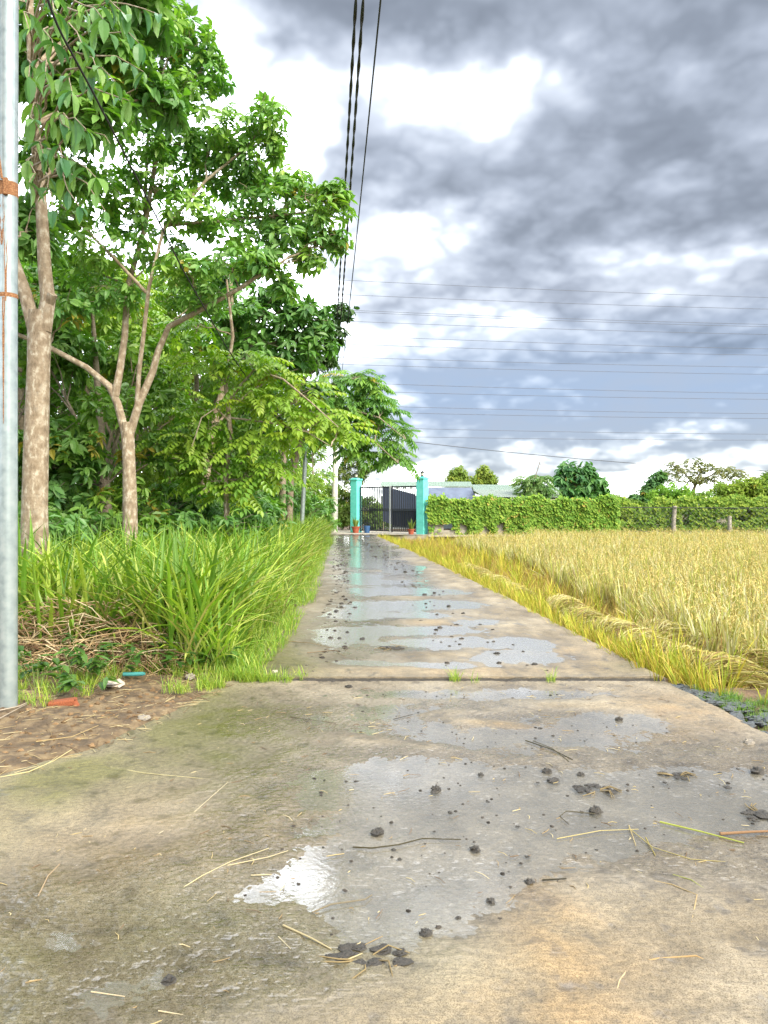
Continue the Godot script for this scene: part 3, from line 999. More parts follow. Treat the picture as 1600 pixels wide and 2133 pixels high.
# ---------------------------------------------------------------- vine wall and fence
func build_wall_and_fence() -> void:
	var a := Vector3(2.1, -0.34, -37.0)
	var e := Vector3(11.2, -0.34, -38.2)
	var t := thing("vine_wall", "low concrete wall overgrown with heart-leaved vines beside the gate", "wall", a)
	var s := Soup.new()
	var dv := e - a
	var turn := Basis(Vector3.UP, atan2(-dv.z, dv.x))
	var len := dv.length()
	# wall with two openings near the pillar
	var holes := [[0.75, 0.45], [2.05, 0.4]]
	s.box(turn * Vector3(len * 0.5, 1.55, 0), Vector3(len, 1.05, 0.14), turn, Color.WHITE, 0.01)
	s.box(turn * Vector3(len * 0.5, 0.29, 0), Vector3(len, 0.58, 0.2), turn, Color.WHITE, 0.01)
	var x := 0.0
	for hl in holes:
		s.box(turn * Vector3((x + hl[0]) * 0.5, 0.8, 0), Vector3(hl[0] - x, 0.44, 0.139), turn)
		x = hl[0] + hl[1]
	s.box(turn * Vector3((x + len) * 0.5, 0.8, 0), Vector3(len - x, 0.44, 0.139), turn)
	obj("wall", s.mesh(), M.cement, t)
	s = Soup.new()
	s.box(turn * Vector3(1.9, 0.33, 0.4), Vector3(4.0, 0.08, 0.5), turn, Color.WHITE, 0.01)
	obj("ledge", s.mesh(), M.cement, t)
	# vines: many heart leaves over the face and top
	var lf := Soup.new()
	lf.leaf(Vector3.ZERO, Vector3(0, -0.6, 0.25), Vector3(0, 0.3, 1), 0.14, 0.14, 0.25, Color.WHITE, 3, 0.15)
	lf.leaf(Vector3(0.06, 0.05, 0), Vector3(0.4, -0.5, 0.3), Vector3(0, 0.3, 1), 0.11, 0.11, 0.2, Color(0.9, 0.95, 0.9), 3, 0.15)
	lf.leaf(Vector3(-0.07, 0.03, 0.02), Vector3(-0.4, -0.5, 0.2), Vector3(0, 0.3, 1), 0.12, 0.12, 0.2, Color(1.0, 1.0, 0.85), 3, 0.15)
	var lm := lf.mesh()
	var wh := []
	var tn := []
	var patch := noise(0.35, 91, 3)
	for i in 6200:
		var u := R(0.0, len + 0.3)
		var y := 2.1 + 0.22 * patch.get_noise_2d(u * 1.7, 50.0) + R(0.0, 0.1) - 1.9 * pow(rng.randf(), 1.05)
		if y < 0.95 and u < 3.8 and patch.get_noise_2d(u * 3.0, y * 3.0) < (0.05 if y > 0.55 else 0.22):
			continue
		if y < 0.5 and rng.randf() < 0.5:
			continue
		var bulge := 0.1 + 0.16 * (0.5 + patch.get_noise_2d(u * 2.0, y * 2.0)) + R(0, 0.08)
		var p := turn * Vector3(u, y + 0.07 * patch.get_noise_2d(u * 4.0, 0.0) * y, bulge)
		var bs := turn * Basis(Vector3.UP, R(-0.8, 0.8)) * Basis(Vector3.RIGHT, R(-0.7, 0.4)) * Basis(Vector3.FORWARD, R(-0.7, 0.7))
		wh.append(Transform3D(bs.scaled(Vector3.ONE * R(0.65, 1.25)), p))
		var k := rng.randf()
		tn.append(Color(0.16, 0.34, 0.06).lerp(Color(0.4, 0.52, 0.1), k * 0.85) if rng.randf() > 0.03 else Color(0.5, 0.42, 0.12))
	many("vine_leaves", lm, M.leaf_matte, wh, tn, t)

	# post and wire fence going on to the right
	var posts := []
	for px in [1278.0, 1404.0, 1520.0, 1650.0]:
		var d := 38.2
		var tall := 1.75 if px != 1520.0 else 1.25
		var p := at(px, 1050, d)
		p.y = -0.34
		var o := thing("fence_post", "rough grey concrete post of the wire fence behind the rice", "post", p, R(-0.2, 0.2), "concrete posts of the wire fence")
		var f := Soup.new()
		f.tube([Vector3(0, 0, 0), Vector3(R(-0.02, 0.02), tall * 0.5, 0), Vector3(R(-0.04, 0.04), tall, 0)], [0.12, 0.105, 0.1], 6, Color.WHITE, true, lumpy, 0.12)
		obj("shaft", f.mesh(), M.cement, o)
		posts.append(p)
	var fence := thing("wire_fence", "diagonal steel wire mesh stretched between the concrete posts", "fence", posts[0])
	for yy in [1.68, 0.5]:
		var f := Soup.new()
		f.tube([Vector3(0, yy, 0.12), Vector3(6.2, yy - 0.04, 0.12), posts[3] - posts[0] + Vector3(3.0, yy, 0.12)], [0.022, 0.022, 0.022], 5)
		obj("top_wire" if yy > 1.0 else "lower_wire", f.mesh(), M.wire, fence)
	var f := Soup.new()
	for k in 46:
		var x0 := k * 0.25
		f.tube([Vector3(x0, 0.35, 0.125), Vector3(x0 + 1.3, 1.66, 0.125)], [0.005, 0.005], 3, Color.WHITE, false)
		f.tube([Vector3(x0 + 1.3, 0.35, 0.125), Vector3(x0, 1.66, 0.125)], [0.005, 0.005], 3, Color.WHITE, false)
	obj("mesh_panel", f.mesh(), M.wire_grey, fence)
	wh = []
	tn = []
	for i in 6000:
		var u := R(-0.6, 14.0)
		var y := 0.2 + 1.95 * rng.randf()
		if patch.get_noise_2d(u * 1.1 + 60.0, y * 1.6) < -0.2:
			continue
		var bs := Basis(Vector3.UP, R(-0.8, 0.8)) * Basis(Vector3.RIGHT, R(-0.7, 0.4)) * Basis(Vector3.FORWARD, R(-0.7, 0.7))
		wh.append(Transform3D(bs.scaled(Vector3.ONE * R(0.6, 1.15)), Vector3(u, y + 0.12 * patch.get_noise_2d(u * 3.0, 4.0) * y, -0.12 - R(0.0, 0.3))))
		var k := rng.randf()
		tn.append(Color(0.16, 0.3, 0.05).lerp(Color(0.38, 0.45, 0.08), k * 0.85))
	many("creeper_leaves", lm, M.leaf_matte, wh, tn, fence)


# ---------------------------------------------------------------- poles and wires
func sag(a: Vector3, b: Vector3, dip: float, n := 24) -> Array:
	var out := []
	for i in n + 1:
		var t := float(i) / n
		out.append(a.lerp(b, t) + Vector3.DOWN * dip * 4.0 * t * (1.0 - t))
	return out

func same(n: int, r: float) -> Array:
	var out := []
	for i in n:
		out.append(r)
	return out

func wire_thing(called: String, label: String, pts: Array, r: float, m: Material, group := "", sides := 6) -> void:
	var s := Soup.new()
	var o: Vector3 = pts[0]
	s.tube(pts.map(func(p): return p - o), same(pts.size(), r), sides, Color.WHITE, true)
	var t := obj(called, s.mesh(), m, self, o)
	tag(t, label, "cable", group)

func twisted(a: Vector3, b: Vector3, dip: float, called: String, label: String) -> void:
	var line := sag(a, b, dip, 240)
	var t := thing(called, label, "cable", a, 0.0, "overhead power cables along the lane")
	for k in 2:
		var pts := []
		var along := 0.0
		for i in line.size():
			if i > 0: along += (line[i] - line[i - 1]).length()
			var ang := along * 6.5 + k * PI
			pts.append(line[i] + Vector3(cos(ang), sin(ang), 0) * 0.011 - a)
		var s := Soup.new()
		s.tube(pts, same(pts.size(), 0.0125), 5)
		obj("strand", s.mesh(), M.wire, t)

func build_poles_and_wires() -> void:
	# galvanised post at the near corner
	var base := Vector3(-2.70, 0.02, -5.55)
	var t := thing("steel_pole", "tall galvanised steel pole with rusty bands at the corner of the lane", "pole", base)
	var s := Soup.new()
	s.tube([Vector3(0, -0.25, 0), Vector3(0, 3.0, 0), Vector3(0.01, 6.4, 0)], [0.066, 0.066, 0.066], 28)
	obj("shaft", s.mesh(), M.zinc, t)
	s = Soup.new()
	s.tube([Vector3(0, 6.4, 0), Vector3(0, 6.43, 0)], [0.068, 0.05], 20)
	obj("end_cap", s.mesh(), M.zinc, t)
	for k in [[3.68, 0.10, 0.0715], [2.955, 0.03, 0.0705]]:
		s = Soup.new()
		s.tube([Vector3(0, k[0], 0), Vector3(0, k[0] + 0.008, 0), Vector3(0, k[0] + k[1] - 0.008, 0), Vector3(0, k[0] + k[1], 0)], [k[2] - 0.003, k[2], k[2], k[2] - 0.003], 28)
		obj("band", s.mesh(), M.rust, t)
	s = Soup.new()
	s.box(Vector3(0.02, 3.73, 0.076), Vector3(0.035, 0.12, 0.02), Basis(), Color.WHITE, 0.004)
	obj("band_bolt", s.mesh(), M.rust, t)
	# rust streaks that ran down below the bands: thin stained skins on the zinc
	for k in [[0.25, 3.67, 0.75, 0.018], [-0.18, 3.67, 0.35, 0.026], [0.02, 2.95, 0.9, 0.009]]:
		s = Soup.new()
		for i in 10:
			var y0: float = k[1] - k[2] * i / 10.0
			var y1: float = k[1] - k[2] * (i + 1) / 10.0
			var w0: float = k[3] / 0.066 * (1.0 - 0.75 * i / 10.0) * (1.0 + 0.3 * sin(i * 2.3))
			var w1: float = k[3] / 0.066 * (1.0 - 0.75 * (i + 1) / 10.0) * (1.0 + 0.3 * sin((i + 1) * 2.3))
			var p := func(ang: float, y: float) -> Vector3: return Vector3(sin(ang) * 0.0665, y, cos(ang) * 0.0665)
			var no := Vector3(sin(k[0]), 0, cos(k[0]))
			s.trin(p.call(k[0] - w0, y0), p.call(k[0] + w0, y0), p.call(k[0] + w1, y1), no, no, no)
			s.trin(p.call(k[0] - w0, y0), p.call(k[0] + w1, y1), p.call(k[0] - w1, y1), no, no, no)
		obj("rust_streak", s.mesh(), M.rust, t)
	# rusty stay rod coming down to the band
	s = Soup.new()
	s.tube([Vector3(0.0, 3.78, 0.085), Vector3(-0.045, 4.15, 0.1), Vector3(-0.09, 4.6, 0.14), Vector3(-0.12, 5.6, 0.16), Vector3(-0.06, 6.3, 0.07)], [0.009, 0.009, 0.009, 0.009, 0.009], 6)
	obj("stay_rod", s.mesh(), M.rust, t)

	# thin service cable from that pole to the leaning one
	var pts := [base + Vector3(0.03, 6.25, -0.07), at(100, 0, 6.1), at(190, 185, 6.95), at(300, 400, 8.5), at(380, 560, 10.2), at(470, 720, 12.9), at(545, 825, 16.5), at(638, 928, 25.0)]
	var cv := Curve3D.new()
	for i in pts.size():
		var dd: Vector3 = (pts[mini(i + 1, pts.size() - 1)] - pts[maxi(i - 1, 0)]) / 6.0
		cv.add_point(pts[i], -dd, dd)
	wire_thing("service_cable", "thin black service cable running down from the galvanised pole through the leaves", Array(cv.tessellate(4, 2)), 0.011, M.wire)

	# slender leaning pole among the trees, and the white concrete pole by the gate
	var foot := at(626, 1104, 25.0)
	foot.y = 0.0
	t = thing("slim_pole", "slender leaning galvanised pole rising from the grass among the trees", "pole", foot)
	s = Soup.new()
	var top := at(636, 955, 25.0) - foot
	s.tube([Vector3(0, -0.1, 0), top * 0.5, top], [0.075, 0.07, 0.066], 12)
	obj("shaft", s.mesh(), M.zinc, t)
	s = Soup.new()
	s.tube([top, top + Vector3(0.03, 0.75, 0)], [0.035, 0.03], 8)
	obj("top_pipe", s.mesh(), M.zinc, t)
	var wf := at(697, 1108, 40.5)
	wf.y = 0.05
	t = thing("concrete_pole", "white square concrete utility pole by the gate under the trees", "pole", wf)
	s = Soup.new()
	s.tube([Vector3(0, 0, 0), Vector3(0.03, 3.5, 0), Vector3(0.05, 7.3, 0)], [0.17, 0.14, 0.11], 8)
	obj("shaft", s.mesh(), M.white_pole, t)
	s = Soup.new()
	s.box(Vector3(0.05, 6.9, 0.1), Vector3(0.9, 0.08, 0.08), Basis(), Color.WHITE, 0.005)
	obj("crossarm", s.mesh(), M.cement, t)

	# three cables overhead along the lane
	var e := wf + Vector3(-0.15, 6.98, 0.1)
	twisted(Vector3(1.25, 8.4, 12.0), e, 0.9, "power_cable", "twisted pair of black power cables, outermost over the trees")
	twisted(Vector3(1.29, 8.35, 12.0), e + Vector3(0.14, 0, 0), 0.88, "power_cable", "twisted pair of black power cables between the other two cables")
	wire_thing("telephone_cable", "single thin black cable beside the twisted power cables", sag(Vector3(1.47, 8.35, 12.0), e + Vector3(0.36, 0, 0), 0.82, 60), 0.012, M.wire, "overhead power cables along the lane")

	# a low wire from the white pole past the house roof to the right
	wire_thing("telephone_wire", "thin wire crossing low over the farm house roof", sag(wf + Vector3(0.1, 5.2, 0), at(1790, 985, 60.0), 0.5, 30), 0.022, M.wire_grey)

	# high voltage lines far across the fields
	var rows := [[570, 608, 120], [600, 632, 120], [632, 664, 120], [655, 685, 120], [685, 715, 120], [703, 728, 125], [730, 753, 170], [745, 768, 170], [783, 808, 190], [800, 820, 190], [830, 850, 250], [843, 860, 250], [875, 893, 280], [893, 905, 280]]
	for r in rows:
		var d0: float = r[2]
		var d1: float = d0 * (1050.0 - r[0]) / (1050.0 - r[1])
		var a := at(740, r[0], d0)
		var b := at(1600, r[1], d1)
		var far := b - a
		wire_thing("transmission_line", "thin grey high-voltage line crossing the cloudy sky above the field", sag(a - far * 0.9, b + far * 0.7, 1.2 * d0 / 120.0, 40), 0.032 * d0 / 120.0, M.wire_grey, "high-voltage lines across the sky", 4)
	var a2 := at(740, 634.5, 120.0)
	var b2 := at(1600, 668.0, 130.0)
	wire_thing("transmission_line", "thin grey high-voltage line crossing the cloudy sky above the field", sag(a2 - (b2 - a2) * 0.9, b2 + (b2 - a2) * 0.7, 1.3, 40), 0.03, M.wire_grey, "high-voltage lines across the sky", 4)


# ---------------------------------------------------------------- foliage building blocks
func whorl_mesh(count: int, length: float, width: float, droop: float, sd: int) -> ArrayMesh:
	var g := RandomNumberGenerator.new()
	g.seed = sd
	var s := Soup.new()
	s.tube([Vector3(0, -0.22, 0), Vector3(0, 0.02, 0)], [0.006, 0.003], 3, Color(0.7, 0.5, 0.5), false)
	for i in count:
		var a := TAU * (i * 0.382 + g.randf_range(-0.05, 0.05))
		var up := g.randf_range(-0.25, 0.55)
		var y := g.randf_range(-0.16, 0.02)
		var l := length * g.randf_range(0.65, 1.1)
		var b := g.randf_range(0.85, 1.12)
		s.leaf(Vector3(cos(a) * 0.02, y, sin(a) * 0.02), Vector3(cos(a), up, sin(a)), Vector3.UP, l, width * l / length, droop * g.randf_range(0.6, 1.3), Color(b, b, b * g.randf_range(0.8, 1.1)), 3, g.randf_range(0.1, 0.4))
	return s.mesh()

func pinnate_mesh(pairs: int, length: float, leaf_len: float, leaf_wid: float, arch: float, sd: int) -> ArrayMesh:
	var g := RandomNumberGenerator.new()
	g.seed = sd
	var s := Soup.new()
	var p := Vector3.ZERO
	var d := Vector3(0, 0.35, 1).normalized()
	var pts := [p]
	for i in pairs + 1:
		p += d * length / (pairs + 1)
		d = (d + Vector3.DOWN * arch / pairs).normalized()
		pts.append(p)
		if i > 0:
			for sgn in [-1.0, 1.0]:
				var l := leaf_len * g.randf_range(0.8, 1.1) * (1.0 - 0.35 * absf(float(i) / pairs - 0.45))
				var b := g.randf_range(0.88, 1.1)
				s.leaf(p, Vector3(sgn, g.randf_range(-0.35, 0.0), 0) + d * 0.5, Vector3.UP, l, leaf_wid, 0.55 * g.randf_range(0.5, 1.4), Color(b, b, b), 2, 0.2)
	s.leaf(p, d, Vector3.UP, leaf_len, leaf_wid, 0.4, Color.WHITE, 2, 0.2)
	var rr := []
	for i in pts.size():
		rr.append(lerpf(0.006, 0.002, float(i) / pts.size()))
	s.tube(pts, rr, 3, Color(0.9, 0.75, 0.6), false)
	return s.mesh()

var sprig := {}

func sprigs() -> void:
	sprig.whorl = [whorl_mesh(10, 0.2, 0.075, 0.9, 1), whorl_mesh(9, 0.22, 0.08, 1.2, 2), whorl_mesh(11, 0.18, 0.07, 0.7, 3)]
	sprig.pinnate = [pinnate_mesh(6, 0.62, 0.16, 0.075, 0.9, 4), pinnate_mesh(5, 0.5, 0.17, 0.08, 1.2, 5), pinnate_mesh(7, 0.7, 0.15, 0.07, 0.7, 6)]
	sprig.feather = [pinnate_mesh(9, 0.9, 0.26, 0.085, 0.8, 7), pinnate_mesh(10, 1.0, 0.24, 0.08, 1.1, 8)]
	sprig.small = [whorl_mesh(12, 0.13, 0.045, 0.6, 9), whorl_mesh(11, 0.12, 0.05, 0.8, 10)]

func branch_line(a: Vector3, b: Vector3, lift: float, wob: float, n := 7) -> Array:
	var out := []
	for i in n + 1:
		var t := float(i) / n
		var p := a.lerp(b, t) + Vector3.UP * lift * 4.0 * t * (1.0 - t)
		if i > 0 and i < n:
			p += Vector3(R(-1, 1), R(-1, 1), R(-1, 1)) * wob
		out.append(p)
	return out

func taper(n: int, r0: float, r1: float) -> Array:
	var out := []
	for i in n:
		out.append(lerpf(r0, r1, float(i) / (n - 1)))
	return out

# spec: {called, label, category, group, base, trunk:[points], r:[radii], limbs:[[points, r0, r1]], clumps:[[centre, reach, n]], kind, scale, a, b, bark}
func tree(spec: Dictionary) -> Node3D:
	var base: Vector3 = spec.base
	var t := thing(spec.called, spec.label, spec.get("category", "tree"), base, 0.0, spec.get("group", ""))
	var bark: Material = spec.get("bark", M.bark)
	var trunk: Array = spec.trunk
	if trunk.size():
		var s := Soup.new()
		s.tube(trunk.map(func(p): return p - base), spec.r, spec.get("sides", 12), Color.WHITE, true, lumpy, 0.10)
		obj("trunk", s.mesh(), bark, t)
	for l in spec.get("limbs", []):
		var s := Soup.new()
		s.tube(l[0].map(func(p): return p - base), taper(l[0].size(), l[1], l[2]), 8, Color.WHITE, true, lumpy, 0.08)
		obj("branch", s.mesh(), bark, t)
	var tw := Soup.new()
	var kinds: Array = sprig[spec.kind]
	var where := []
	var tint := []
	for k in kinds.size():
		where.append([])
		tint.append([])
	var starts: Array = trunk.duplicate()
	for l in spec.get("limbs", []):
		starts.append_array(l[0])
	for c in spec.clumps:
		var mid: Vector3 = c[0]
		var reach: Vector3 = c[1]
		if starts.size():
			var best: Vector3 = starts[0]
			var score := 1e9
			for p in starts:
				var dd: Vector3 = mid - p
				var q := dd.length() + maxf(0.0, 0.5 * Vector2(dd.x, dd.z).length() - dd.y) * 1.2
				if q < score:
					score = q
					best = p
			var r0: float = clampf(0.012 * (mid - best).length() + 0.008, 0.012, 0.045) * spec.get("twig", 1.0)
			var line := branch_line(best, mid + Vector3(0, -reach.y * 0.2, 0), R(0.0, 0.12) * (mid - best).length(), 0.03)
			tw.tube(line.map(func(p): return p - base), taper(line.size(), r0, r0 * 0.45), 5, Color.WHITE, false)
			for q in 5:
				var tip := mid + Vector3(R(-1, 1) * reach.x, R(-0.5, 1) * reach.y, R(-1, 1) * reach.z) * 0.8
				var l2 := branch_line(line[R(3, 7)], tip, 0.08, 0.03, 4)
				tw.tube(l2.map(func(p): return p - base), taper(5, r0 * 0.45, 0.004), 4, Color.WHITE, false)
		var young: float = rng.randf() * 0.35
		for i in int(c[2]):
			var dirv := Vector3(R(-1, 1), R(-1, 1), R(-1, 1))
			while dirv.length() > 1.0 or dirv.length() < 0.05:
				dirv = Vector3(R(-1, 1), R(-1, 1), R(-1, 1))
			dirv = dirv.normalized() * pow(dirv.length(), 0.55)
			if dirv.y < -0.35: dirv.y *= 0.6
			var p := mid + dirv * reach
			var yaw := atan2(dirv.x, dirv.z) + R(-0.9, 0.9)
			var sc: float = spec.scale * R(0.75, 1.2)
			var bs := Basis(Vector3.UP, yaw)
			if spec.kind == "whorl" or spec.kind == "small":
				bs = bs * Basis(Vector3.RIGHT, R(0.1, 1.2)) * Basis(Vector3.UP, R(0, TAU))
			else:
				bs = bs * Basis(Vector3.RIGHT, R(-0.3, 0.6))
				p -= bs.z * 0.25 * sc
			var k := rng.randi() % kinds.size()
			where[k].append(Transform3D(bs.scaled(Vector3.ONE * sc), p - base))
			var col: Color = (spec.a as Color).lerp(spec.b, clampf(young + R(-0.15, 0.75) * rng.randf(), 0.0, 1.0))
			if rng.randf() < 0.012: col = Color(0.42, 0.36, 0.06)
			tint[k].append(col)
	if tw.v.size():
		obj("twigs", tw.mesh(), bark, t)
	for k in kinds.size():
		if where[k].size():
			many("crown", kinds[k], spec.get("leaf", M.leaf), where[k], tint[k], t)
	return t

func clumps_at(list: Array, depth: float, density: float, thick := 0.9) -> Array:
	# [x, y, reach x, reach y, depth offset] read off at the given depth, reach in the same measure
	var out := []
	var k := depth / F
	for c in list:
		var dd: float = depth + (c[4] if c.size() > 4 else 0.0)
		var reach := Vector3(c[2] * k, c[3] * k, c[2] * k * thick)
		out.append([at(c[0], c[1], dd), reach, int(density * reach.x * reach.y * 4.0 + 14)])
	return out

const DEEP := Color(0.14, 0.31, 0.1)
const MIDG := Color(0.34, 0.56, 0.1)
const LIME := Color(0.2, 0.34, 0.03)

func build_left_trees() -> void:
	sprigs()
	# --- speckled trunk beside the steel pole, its big drooping leaves hanging near the eye
	var d := 9.5
	var b := at(72, 1118, d)
	b.y = 0.0
	var spec := {called = "speckled_tree", label = "tall tree with pale speckled trunk forking beside the steel pole", base = b, kind = "whorl", scale = 1.25, a = DEEP, b = MIDG,
		trunk = [Vector3(b.x, -0.1, -d), at(73, 1050, d), at(76, 900, d), at(80, 760, d), at(82, 690, d), at(80, 648, d)], r = [0.19, 0.155, 0.142, 0.132, 0.135, 0.12],
		limbs = [[[at(90, 690, d), at(100, 625, d), at(93, 560, d), at(86, 420, d - 0.1), at(72, 260, d - 0.2), at(66, 150, d - 0.3), at(60, -80, d - 0.5)], 0.105, 0.04], [[at(74, 690, d), at(52, 610, d), at(20, 520, d + 0.1), at(-60, 300, d + 0.2), at(-120, 60, d)], 0.095, 0.045], [[at(98, 640, d), at(110, 612, d - 0.06)], 0.075, 0.055]],
		clumps = clumps_at([[60, 90, 100, 90, 0.3], [180, 60, 110, 80, 0.4], [120, 330, 90, 90, 0.8], [60, 480, 70, 70, 1.0], [200, 230, 90, 70, 0.4], [250, 120, 90, 70, 0.8], [-90, 200, 120, 140, 0.0], [-120, 420, 100, 100, 0.3], [10, -120, 160, 80, 0.0], [200, -110, 160, 70, 0.2], [300, 30, 90, 70, 1.0], [330, 200, 70, 60, 1.2], [120, 180, 90, 80, 0.5]], d, 30.0)}
	var t := tree(spec)
	# sprays of large drooping leaves, leaf by leaf
	var sprays := [[60, 60, 6.9], [120, 30, 6.7], [170, 90, 7.0], [95, 150, 6.8], [150, 190, 7.0], [70, 250, 7.2], [215, 40, 7.2], [180, 270, 7.3], [240, 170, 7.4], [130, 330, 7.4], [200, 370, 7.5], [260, 30, 7.5], [290, 90, 7.6], [100, -20, 6.9], [230, -30, 7.2], [60, 380, 7.6], [330, 30, 7.8], [165, 430, 7.8], [110, 90, 7.6], [200, 140, 7.8], [270, 210, 8.0], [150, 270, 7.9], [90, 320, 8.0], [230, 300, 8.0], [300, 150, 8.2], [60, 160, 7.4], [220, 440, 8.3], [110, 440, 8.2], [40, 20, 7.6]]
	var big := []
	for i in 18:
		var s := Soup.new()
		var tone := Color(0.09, 0.23, 0.1).lerp(Color(0.24, 0.42, 0.1), (i % 6) / 5.0)
		s.leaf(Vector3.ZERO, Vector3(0, 0.1, 1), Vector3.UP, 0.26, R(0.075, 0.1), R(0.9, 1.9), tone, 4, R(0.12, 0.4))
		big.append(s.mesh())
	for sp in sprays:
		var p: Vector3 = at(sp[0], sp[1], sp[2])
		var holder := Soup.new()
		var root: Vector3 = at(70, clampf(sp[1] + 90.0, -60.0, 420.0), 9.2)
		var line := branch_line(root, p, 0.35, 0.05, 8)
		holder.tube(line.map(func(q): return q - b), taper(line.size(), 0.018, 0.004), 5, Color.WHITE, false)
		var spray := obj("leaf_spray", holder.mesh(), M.bark, t)
		for i in 9:
			var along: Vector3 = line[8 - (i % 4)]
			var o := obj("leaf", big[rng.randi() % 18], M.leaf, spray, along - b)
			o.basis = (Basis(Vector3.UP, R(0, TAU)) * Basis(Vector3.RIGHT, R(0.1, 0.9))).scaled(Vector3.ONE * R(0.55, 1.12))

	# --- forked tree in the tall grass, layered crown leaning over the lane
	d = 12.0
	b = at(272, 1112, d)
	b.y = 0.0
	spec = {called = "forked_tree", label = "forked tree in the tall grass with leaf layers reaching over the lane", base = b, kind = "whorl", scale = 0.86, a = Color(0.16, 0.36, 0.11), b = Color(0.41, 0.6, 0.12),
		trunk = [Vector3(b.x, -0.1, -d), at(271, 1040, d), at(269, 960, d), at(266, 905, d), at(264, 880, d)], r = [0.135, 0.108, 0.098, 0.1, 0.085],
		limbs = [[[at(262, 905, d), at(245, 840, d), at(228, 805, d), at(180, 765, d), at(100, 722, d - 0.2), at(20, 690, d - 0.4)], 0.07, 0.03],
			[[at(240, 825, d), at(250, 770, d), at(260, 700, d + 0.2), at(265, 600, d + 0.3), at(300, 480, d + 0.4), at(330, 300, d + 0.3), at(340, 60, d + 0.2)], 0.065, 0.03],
			[[at(270, 905, d), at(290, 840, d), at(318, 775, d), at(330, 730, d), at(352, 680, d), at(420, 645, d - 0.2), at(500, 600, d - 0.4), at(560, 560, d - 0.4)], 0.07, 0.026],
			[[at(285, 850, d), at(290, 770, d - 0.1), at(300, 690, d - 0.2), at(310, 600, d - 0.2), at(340, 480, d - 0.1), at(430, 375, d), at(510, 310, d)], 0.04, 0.02],
			[[at(305, 610, d - 0.2), at(240, 540, d - 0.3), at(170, 470, d - 0.3), at(120, 420, d - 0.2)], 0.028, 0.014],
			[[at(345, 470, d), at(460, 460, d + 0.1), at(570, 450, d + 0.1), at(650, 440, d)], 0.03, 0.015],
			[[at(300, 480, d + 0.4), at(310, 250, d + 0.3), at(350, 120, d)], 0.03, 0.012]],
		clumps = clumps_at([[330, 40, 90, 70], [400, 90, 60, 60], [440, 150, 42, 46], [390, 190, 70, 40], [350, 130, 70, 60, 0.4], [470, 265, 75, 42], [555, 250, 52, 52], [500, 330, 60, 34, 0.2], [570, 300, 28, 34], [430, 310, 60, 45, 0.4],
			[600, 420, 90, 52, 0.1], [680, 440, 55, 58, -0.1], [700, 400, 35, 32, -0.2], [640, 490, 85, 34], [540, 430, 70, 50, 0.3], [700, 500, 34, 24], [330, 360, 80, 60, 0.3], [240, 400, 80, 60, 0.2], [300, 290, 60, 50], [400, 440, 70, 45],
			[470, 540, 95, 34, -0.4], [390, 560, 70, 36, -0.3], [560, 540, 50, 30, -0.3], [590, 590, 30, 22], [330, 520, 70, 40, 0.2], [200, 520, 80, 45, -0.2], [150, 440, 60, 50, -0.2], [240, 610, 70, 40, 0.2], [150, 640, 60, 40, -0.2], [430, 620, 60, 30, -0.2], [60, 640, 50, 50, -0.3], [500, 480, 80, 40, 0.2], [590, 490, 70, 32, 0.2], [450, 370, 60, 45, 0.5], [380, 300, 60, 50, 0.4], [530, 370, 50, 30, 0.4], [620, 380, 60, 30, 0.3], [280, 180, 70, 60, 0.6], [270, 460, 70, 45, 0.5], [160, 560, 80, 40, 0.6], [640, 540, 50, 22, 0.0]], d, 32.0, 1.0)}
	tree(spec)

	# --- bright pinnate tree whose drooping sprays lean out over the grass
	d = 14.5
	b = at(478, 1112, d)
	b.y = 0.0
	spec = {called = "pinnate_tree", label = "bright green young tree with long drooping feathery sprays beside the lane", base = b, kind = "pinnate", scale = 1.0, a = Color(0.18, 0.36, 0.045), b = Color(0.48, 0.6, 0.06), bark = M.bark,
		trunk = [Vector3(b.x, -0.1, -d), at(470, 1000, d), at(480, 900, d), at(470, 800, d), at(485, 700, d), at(470, 560, d)], r = [0.07, 0.05, 0.045, 0.04, 0.032, 0.015], sides = 8,
		limbs = [[[at(478, 830, d), at(530, 770, d), at(590, 790, d - 0.3), at(650, 840, d - 0.6), at(705, 890, d - 0.8)], 0.03, 0.008], [[at(480, 880, d), at(450, 850, d - 0.3), at(420, 870, d - 0.5), at(400, 930, d - 0.7)], 0.02, 0.007], [[at(478, 870, d), at(560, 880, d - 0.2), at(640, 900, d - 0.4), at(690, 930, d - 0.5)], 0.02, 0.006]],
		clumps = clumps_at([[520, 755, 45, 26], [570, 785, 45, 26], [625, 825, 42, 28], [670, 870, 38, 26], [705, 900, 24, 22], [500, 830, 60, 40], [570, 860, 60, 36], [630, 900, 50, 30], [430, 880, 50, 50], [400, 930, 40, 40], [460, 950, 55, 40], [430, 1000, 40, 40], [480, 1030, 40, 30], [540, 930, 50, 30], [400, 680, 36, 16], [420, 760, 60, 40], [560, 980, 34, 34], [520, 1000, 30, 34]], d, 20.0, 0.8)}
	tree(spec)

	# --- feathery tree farther on with fronds arching over the lane
	d = 25.0
	b = at(600, 1112, d)
	b.y = 0.0
